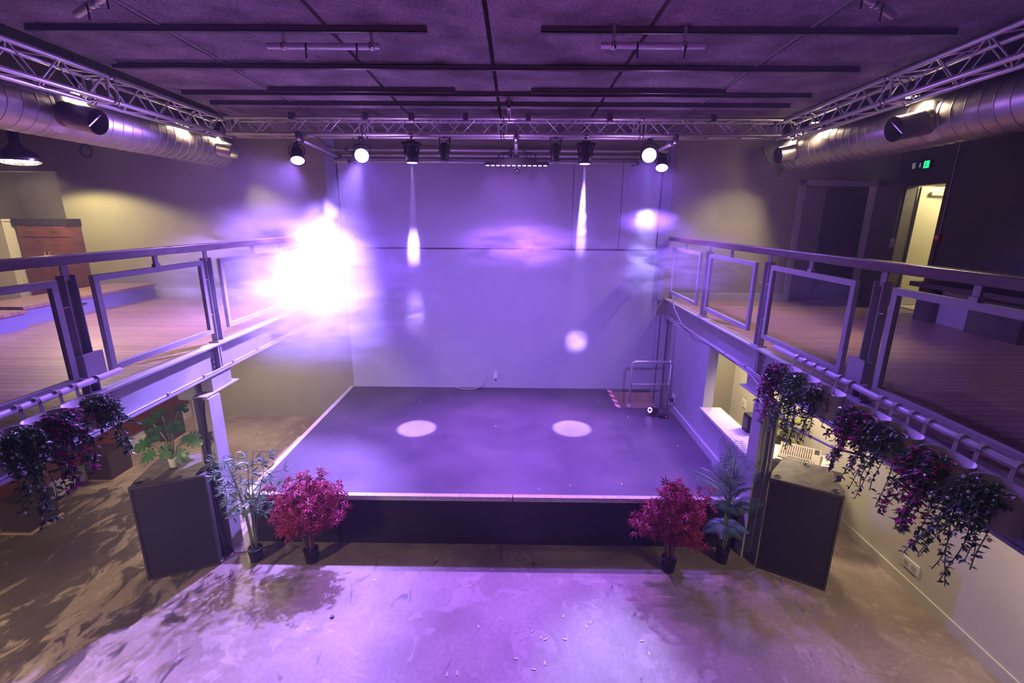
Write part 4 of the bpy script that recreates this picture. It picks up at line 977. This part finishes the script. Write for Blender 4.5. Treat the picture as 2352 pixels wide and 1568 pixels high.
obj('alarm_box', G().box(6.60, 6.65, 7.555, 7.655, 3.58, 3.68), 'red', t); obj('alarm_face', G().box(6.596, 6.60, 7.58, 7.63, 3.61, 3.65), 'white', t)
tagged('wall_conduit', G().tube([(6.63, 7.60, 3.69), (6.63, 7.60, 4.5), (6.63, 7.60, 5.5)], .012, 8), 'steel', 'vertical conduit running up from the red alarm', 'conduit')
# doors
def mk_door(name, label): 
    o = bpy.data.objects.new(name, None); C.objects.link(o); o['kind'] = 'structure'; o['label'] = label; o['category'] = 'door'; return o
d1 = mk_door('door_1', 'open dark double door at the back of right balcony'); d1.location = (5.7, YB, ZBAL)
obj('door_frame', G().box(4.96, 5.06, 8.67, 8.86, ZBAL, 4.56).box(6.30, 6.42, 8.67, 8.86, ZBAL, 4.56).box(4.96, 6.42, 8.67, 8.86, 4.47, 4.56), 'violetwall', d1)
ll = obj('door_leaf', G().bar((5.08, 8.85, ZBAL), (5.42, 9.3, ZBAL), .001, .001) if False else G().box(0, .62, -.02, .02, ZBAL+.01, 4.45, Matrix.Translation((5.09, 8.84, 0)) @ Matrix.Rotation(math.radians(22), 4, 'Z')), 'violetwall', d1)
obj('door_latch', G().box(.60, .63, -.03, .03, 3.4, 3.52, Matrix.Translation((5.09, 8.84, 0)) @ Matrix.Rotation(math.radians(22), 4, 'Z')), 'brass', ll)
lr = obj('door_leaf', G().box(-.02, .02, -.62, 0, ZBAL+.01, 4.46, Matrix.Translation((6.31, 8.66, 0)) @ Matrix.Rotation(math.radians(-4), 4, 'Z')), 'greywall', d1)
obj('door_latch', G().box(-.03, .03, -.63, -.60, 3.45, 3.6, Matrix.Translation((6.31, 8.66, 0)) @ Matrix.Rotation(math.radians(-4), 4, 'Z')), 'alu', lr)
t = thing('fuse_board', 'grey electrical board inside the dark store doorway', 'fuse board', (5.6, 10.2, 3.3))
obj('board_case', G().box(5.45, 5.85, 10.2, 10.3, 3.9, 4.3), 'rack', t); obj('board_case', G().box(5.4, 5.75, 10.2, 10.3, 3.3, 3.6), 'rack', t); obj('loose_cable', G().tube([(5.35, 10.2, 4.0), (5.3, 10.15, 3.4), (5.4, 10.15, 2.9)], .012, 6), 'cable', t)
tagged('store_box', G().box(5.5, 5.95, 9.9, 10.2, ZBAL, 3.1), 'palewood', 'pale box on the floor inside the dark store doorway', 'box')
d2 = mk_door('door_2', 'bright yellow lit doorway on the right balcony wall'); d2.location = (6.65, 8.05, ZBAL)
obj('door_frame', G().box(6.62, 6.82, 7.60, 7.68, ZBAL, 4.52).box(6.62, 6.82, 8.42, 8.50, ZBAL, 4.52).box(6.62, 6.82, 7.60, 8.50, 4.45, 4.52), 'greywall', d2)
lf2 = obj('door_leaf', G().box(0, .78, -.02, .02, ZBAL+.01, 4.44, Matrix.Translation((6.84, 8.40, 0)) @ Matrix.Rotation(math.radians(4), 4, 'Z')), 'cream', d2)
obj('door_closer', G().box(7.0, 7.3, 8.34, 8.38, 4.30, 4.36).bar((7.1, 8.33, 4.40), (7.35, 8.2, 4.40), .02, .02), 'alu', lf2)
tagged('alarm_sounder', G().box(5.2, 5.3, 8.62, 8.66, 4.86, 4.94).box(5.36, 5.42, 8.6, 8.66, 4.85, 4.94), 'violetwall', 'small pale wall unit between right duct and dark door', 'wall unit')
tagged('wall_sensor', G().box(5.95, 6.03, 8.62, 8.66, 4.88, 4.95), 'violetwall', 'small square sensor high near the back right corner', 'sensor')

# ------------------------------------------------------------------ cables
tagged('loose_cable', G().tube([(XR-.03, 8.3, 2.6), (XR-.06, 8.0, 2.38), (XR-.05, 7.6, 2.20), (XR-.07, 7.0, 2.19), (XR-.05, 6.3, 2.17), (XR-.06, 5.6, 2.17), (XR-.07, 5.15, 2.13), (XR-.09, 4.8, 2.07), (XR-.12, 4.5, 2.0), (XR-.12, 4.2, 1.94), (XR-.05, 3.7, 1.98), (XR-.03, 3.3, 2.10)], .010, 8), 'greycable', 'sagging grey cable draped along the right balcony beam', 'cable')
tagged('column_cable', G().tube([(2.84, 4.80, 1.9), (2.83, 4.77, 1.5), (2.84, 4.78, 1.2), (2.82, 4.76, .9), (2.80, 4.76, .5), (2.78, 4.74, .05)], .006, 6), 'white', 'pale cable running down the right column', 'cable')
tagged('left_column_cable', G().tube([(-3.44, 4.82, 1.9), (-3.45, 4.76, 1.4), (-3.44, 4.74, .8), (-3.40, 4.72, .3), (-3.3, 4.70, .02), (-3.1, 4.75, .012), (-2.95, 4.85, .012)], .006, 6), 'cable', 'thin dark cable down the left column to the floor', 'cable')
tagged('truss_cable', G().tube([(3.95, 4.3, 5.38), (3.92, 4.7, 5.30), (3.9, 5.0, 5.24), (3.93, 5.4, 5.30), (3.98, 5.8, 5.27), (3.9, 6.4, 5.24), (3.95, 7.0, 5.28)], .008, 6), 'greycable', 'grey cable lying loosely along the right side truss', 'cable')
tagged('truss_cable', G().tube([(-4.3, 7.5, 5.28), (-4.2, 7.0, 5.31), (-4.1, 6.8, 5.32), (-4.0, 6.9, 5.29), (-3.9, 7.1, 5.26)], .007, 6), 'greycable', 'short grey cable looping at the left truss corner', 'cable')
tagged('hanging_cable', G().tube([(-2.9, 7.3, 5.0), (-2.8, 7.35, 4.88), (-2.6, 7.4, 4.84), (-2.45, 7.4, 4.92), (-2.4, 7.35, 5.0)], .006, 6), 'cable', 'black cable loop under the truss left of the bright lamp', 'cable')

# ------------------------------------------------------------------ paper scraps
scr = G().box(-.020, .020, -.006, .006, 0, .006)
proto = None
PX = [(-0.471, 4.256), (-0.336, 3.735), (0.192, 3.693), (0.273, 3.621), (0.313, 3.602), (0.496, 3.605), (0.509, 3.874), (0.77, 3.804), (0.72, 3.752), (0.032, 3.393), (0.291, 3.354), (0.187, 3.293), (-0.571, 3.232), (-0.485, 3.245), (1.26, 3.465), (1.23, 3.598), (-1.983, 3.672), (-2.156, 4.38), (-1.531, 4.326), (.6, 3.1), (-.1, 3.05)]
for i, (px, py) in enumerate(PX):
    if proto is None:
        proto = obj('paper_scrap', scr, 'cardwhite'); o = proto; o['category'] = 'litter'; o['group'] = 'white paper scraps on the concrete floor'; o['label'] = 'tiny white paper scrap lying on the concrete floor before the stage'
    else: o = proto.copy(); C.objects.link(o)
    o.location = (px, py, .0); o.rotation_euler = (0, 0, R.uniform(0, PI))
proto2 = None
for i, (px, py) in enumerate([(1.35, 5.25), (-1.7, 7.9), (.7, 5.2), (2.4, 6.3), (-1.2, 8.1), (1.9, 7.3), (.3, 5.1), (-.3, 6.9)]):
    if proto2 is None:
        proto2 = obj('paper_scrap', scr, 'cardwhite'); o = proto2; o['category'] = 'litter'; o['group'] = 'pale scraps on the dark stage'; o['label'] = 'tiny pale scrap lying on the dark stage surface'
    else: o = proto2.copy(); C.objects.link(o)
    o.location = (px, py, ZST+.001); o.rotation_euler = (0, 0, R.uniform(0, PI)); o.scale = (.7, .8, 1)
tagged('bottle_cap', G().lathe([(.018, 0), (.02, .01), (.016, .014)], Matrix.Translation((-1.808, 3.824, 0)), 14), 'black', 'small black cap on the concrete floor at left', 'litter')

# ------------------------------------------------------------------ smoke
def smoke(name, label, c, rad, dens, scale, thr, aniso=.25, seed=0., st=(1, 1, 2.2), rot=0):
    g = G().lathe([(max(.02, math.sin(PI*i/12)), -math.cos(PI*i/12)) for i in range(13)], None, 24)
    m = bpy.data.materials.new('smoke '+name); m.use_nodes = True; n = m.node_tree.nodes; l = m.node_tree.links
    n.clear(); out = n.new('ShaderNodeOutputMaterial'); v = n.new('ShaderNodeVolumeScatter'); l.new(v.outputs[0], out.inputs['Volume'])
    v.inputs['Color'].default_value = (.93, .93, .97, 1); v.inputs['Anisotropy'].default_value = aniso
    tc = n.new('ShaderNodeTexCoord')
    ln = n.new('ShaderNodeVectorMath'); ln.operation = 'LENGTH'; l.new(tc.outputs['Object'], ln.inputs[0])
    fo = n.new('ShaderNodeMapRange'); fo.interpolation_type = 'SMOOTHSTEP'; l.new(ln.outputs['Value'], fo.inputs[0]); fo.inputs[1].default_value = 1.0; fo.inputs[2].default_value = .25; fo.inputs[3].default_value = 0; fo.inputs[4].default_value = 1
    mp = n.new('ShaderNodeMapping'); l.new(tc.outputs['Object'], mp.inputs[0])
    mp.inputs['Scale'].default_value = (rad[0]*st[0], rad[1]*st[1], rad[2]*st[2]); mp.inputs['Location'].default_value = (seed, seed*1.7, seed*.3)
    nz = n.new('ShaderNodeTexNoise'); nz.inputs['Scale'].default_value = scale; nz.inputs['Detail'].default_value = 5; nz.inputs['Roughness'].default_value = .62; nz.inputs['Distortion'].default_value = .9
    l.new(mp.outputs[0], nz.inputs['Vector'])
    mr = n.new('ShaderNodeMapRange'); l.new(nz.outputs[0], mr.inputs[0]); mr.inputs[1].default_value = thr; mr.inputs[2].default_value = thr+.22; mr.inputs[3].default_value = 0; mr.inputs[4].default_value = dens
    mu = n.new('ShaderNodeMath'); mu.operation = 'MULTIPLY'; l.new(mr.outputs[0], mu.inputs[0]); l.new(fo.outputs[0], mu.inputs[1])
    l.new(mu.outputs[0], v.inputs['Density'])
    me_ = obj(name, g, m, abs=True); me_.location = c; me_.scale = rad; me_.rotation_euler = (0, rot, 0)
    me_['label'] = label; me_['category'] = 'smoke'; me_['kind'] = 'stuff'
    return me_
SM = True
if SM:
    smoke('smoke_cloud', 'dense bright smoke cloud over the left balustrade', (-2.72, 5.95, 2.98), (2.15, .95, 1.22), 1.6, 2.3, .42, seed=1.3, st=(.6, 1, 1.9))
    smoke('smoke_cloud', 'thin smoke curl rising above the left cloud', (-2.72, 6.75, 3.82), (.32, .25, .36), .8, 4, .42, seed=4.1, st=(1, 1, 1))
    smoke('smoke_cloud', 'small bright smoke puff under the right blazing lamp', (1.80, 6.55, 3.84), (.52, .30, .20), 1.8, 3.0, .34, seed=2.2)
    smoke('smoke_cloud', 'thin veil of smoke drifting over the right balustrade', (2.1, 6.1, 3.30), (1.3, .5, .62), .95, 2.4, .42, seed=8.4, st=(.7, 1, 2.4))
    smoke('smoke_cloud', 'faint smoke streak above the middle of the stage', (.1, 6.6, 3.52), (1.4, .4, .42), .9, 2.4, .42, seed=3.9, st=(.6, 1, 2.8))
    smoke('smoke_cloud', 'low drifting smoke under the left cloud beside the beam', (-3.2, 6.6, 2.1), (1.2, .5, .5), .5, 2.2, .42, seed=6.1, st=(.5, 1, 2.6))
    smoke('smoke_cloud', 'upper smoke wisp lit inside the left vertical beam', (-1.50, 6.98, 3.44), (.22, .22, .33), 1.0, 4, .26, seed=5.5)
    smoke('smoke_cloud', 'lower smoke wisp lit inside the left vertical beam', (-1.50, 6.92, 2.50), (.24, .24, .42), .6, 4, .38, seed=7.5)
    smoke('smoke_cloud', 'upper smoke wisp lit inside the right vertical beam', (.95, 7.02, 3.85), (.22, .22, .60), .7, 4, .34, seed=9.5)
    smoke('smoke_cloud', 'lower smoke wisp lit inside the right vertical beam', (.925, 6.9, 2.07), (.24, .24, .22), 1.2, 4, .30, seed=2.9)

# ------------------------------------------------------------------ lights
VI = (.21, .085, 1.0)
light('SPOT', 'par_left_beam', (-2.25, 7.20, 4.70), VI, 1000, (-.9, 4.2, 0), 108, .9, .06)
light('SPOT', 'par_right_beam', (1.90, 7.20, 4.72), VI, 950, (.70, 3.8, 0), 92, .9, .05)
light('SPOT', 'par_right_core', (1.90, 7.20, 4.72), (.45, .50, 1.0), 2400, (.89, 3.3, 0), 16, 1, .05)
light('SPOT', 'par_left_core', (-2.25, 7.20, 4.70), (.36, .24, 1.0), 10000, (-2.6, 6.0, 2.9), 52, 1, .05)
light('SPOT', 'wash_left', (-3.20, 7.25, 4.60), (.36, .18, 1.0), 1900, (-4.4, 5.4, 2.4), 125, .8, .06)
light('SPOT', 'wash_right', (2.32, 8.0, 4.60), (.36, .16, 1.0), 600, (3.0, 6.0, 2.4), 120, .8, .06)
for x, xt, yt in ((-1.50, -1.546, 6.80), (.965, .906, 6.86)):
    light('SPOT', 'mover_beam', (x, 7.11, 4.615), (.50, .34, 1.0), 14000, (xt, yt, .66), 9.5, .45, .02)
for k in range(4):
    light('SPOT', 'led_bar_light', (-.36+k*.24, 7.59, 4.63), (.42, .15, .98), 640, (-.36+k*.24, 5.9, .66), 78, .8, .05)
# added unseen fills near the camera, without fixtures
light('SPOT', 'rear_fill_left', (-1.2, .4, 4.9), (.35, .19, 1.0), 1400, (-.9, 8.6, 1.4), 44, .8, .2)  # added pair of purple fills for the stage back wall
light('SPOT', 'rear_fill_right', (1.2, .4, 4.9), (.35, .19, 1.0), 1400, (.4, 8.6, 1.4), 44, .8, .2)
light('SPOT', 'ceiling_fill', (0, 1.5, 2.6), (.50, .12, .80), 240, (0, 4.6, 5.4), 120, .9, .2)  # added fill brightening the ceiling, no uplight stands here
light('SPOT', 'rear_warm_fill', (0, .3, 5.0), WARM, 60, (0, 4.6, 0), 100, .8, .15)  # added warm fill for the shaded floor before the stage
for x_ in (-2.2, -.1, 1.9): light('POINT', 'lamp_spill', (x_, 7.0, 4.62), (.62, .30, 1.0), 12, rad=.08)  # added points brightening the truss, in place of stage lamp glow
for x_, y_, z_ in ((-4.6, 5.38, 5.0), (-4.6, 7.0, 5.02), (-4.6, 7.78, 5.0), (4.2, 5.5, 5.04), (4.2, 7.2, 5.1), (4.2, 7.98, 5.03)):
    light('POINT', 'lamp_glow', (x_, y_, z_), WARM, 1.5, rad=.06)
light('SPOT', 'under_balcony_lamp', (3.55, 2.6, 2.2), WARM, 110, (4.1, 3.4, 0), 150, .8, .15)
light('SPOT', 'under_balcony_lamp', (3.6, 5.9, 2.2), WARM, 140, (4.0, 6.1, 0), 160, .8, .15)
light('SPOT', 'under_balcony_lamp', (3.6, 7.7, 2.2), WARM, 150, (4.0, 7.6, 0), 160, .8, .15)
light('SPOT', 'under_balcony_lamp', (-4.7, 1.8, 2.2), WARM, 300, (-4.6, 3.2, 0), 130, .6, .12)
light('SPOT', 'under_balcony_lamp', (-4.8, 7.0, 2.15), WARM, 200, (-4.4, 7.3, 0), 140, .6, .1)
light('SPOT', 'under_balcony_lamp', (-3.95, 6.3, 2.08), WARM, 130, (-3.95, 4.7, 1.15), 70, .6, .03)
light('POINT', 'recess_fill', (-9.2, 9.2, 3.9), WARM, 10, rad=.15)  # added point lifting the dark recess, no lamp hangs there
light('POINT', 'corridor_lamp', (7.4, 7.9, 4.7), (1, .85, .45), 75, rad=.15)
light('POINT', 'store_lamp', (5.9, 9.4, 4.6), (1, .6, .4), 1.5, rad=.1)

w = bpy.data.worlds.new('World'); sc.world = w; w.use_nodes = True
bg = w.node_tree.nodes['Background']; bg.inputs[0].default_value = (.30, .2, .5, 1); bg.inputs[1].default_value = .02
HAZE = .008
if HAZE:
    vs = w.node_tree.nodes.new('ShaderNodeVolumeScatter'); vs.inputs['Density'].default_value = HAZE; vs.inputs['Anisotropy'].default_value = .2
    vs.inputs['Color'].default_value = (.88, .80, 1, 1)  # violet of the lamps tinted into the otherwise neutral haze
    w.node_tree.links.new(vs.outputs[0], w.node_tree.nodes['World Output'].inputs['Volume'])

# ------------------------------------------------------------------ camera
F = 1077.; P_ = math.atan(282/F); Y_ = math.radians(.43); RL = math.radians(.43)
f = Vector((-math.sin(Y_)*math.cos(P_), math.cos(Y_)*math.cos(P_), -math.sin(P_))); r = Vector((math.cos(Y_), math.sin(Y_), 0)); u = r.cross(f)
r2 = r*math.cos(RL)+u*math.sin(RL); u2 = -r*math.sin(RL)+u*math.cos(RL)
cd = bpy.data.cameras.new('camera'); cam = bpy.data.objects.new('camera', cd); C.objects.link(cam)
mw = Matrix((r2, u2, -f)).transposed().to_4x4(); mw.translation = Vector((0, 0, CAMZ)); cam.matrix_world = mw
cd.sensor_width = 36; cd.lens = F/2352*36; cd.clip_start = .05
sc.camera = cam
sc.view_settings.view_transform = 'Standard'; sc.view_settings.look = 'None'; sc.view_settings.gamma = 1; sc.view_settings.use_curve_mapping = False
sc.view_settings.exposure = 0
cy = sc.cycles
cy.max_bounces = 5; cy.diffuse_bounces = 2; cy.glossy_bounces = 2; cy.transmission_bounces = 2; cy.volume_bounces = 0; cy.transparent_max_bounces = 8
cy.volume_step_rate = 1.5; cy.volume_max_steps = 64
cy.use_light_tree = False; cy.use_denoising = True; cy.use_adaptive_sampling = True; cy.adaptive_threshold = .08; cy.adaptive_min_samples = 16
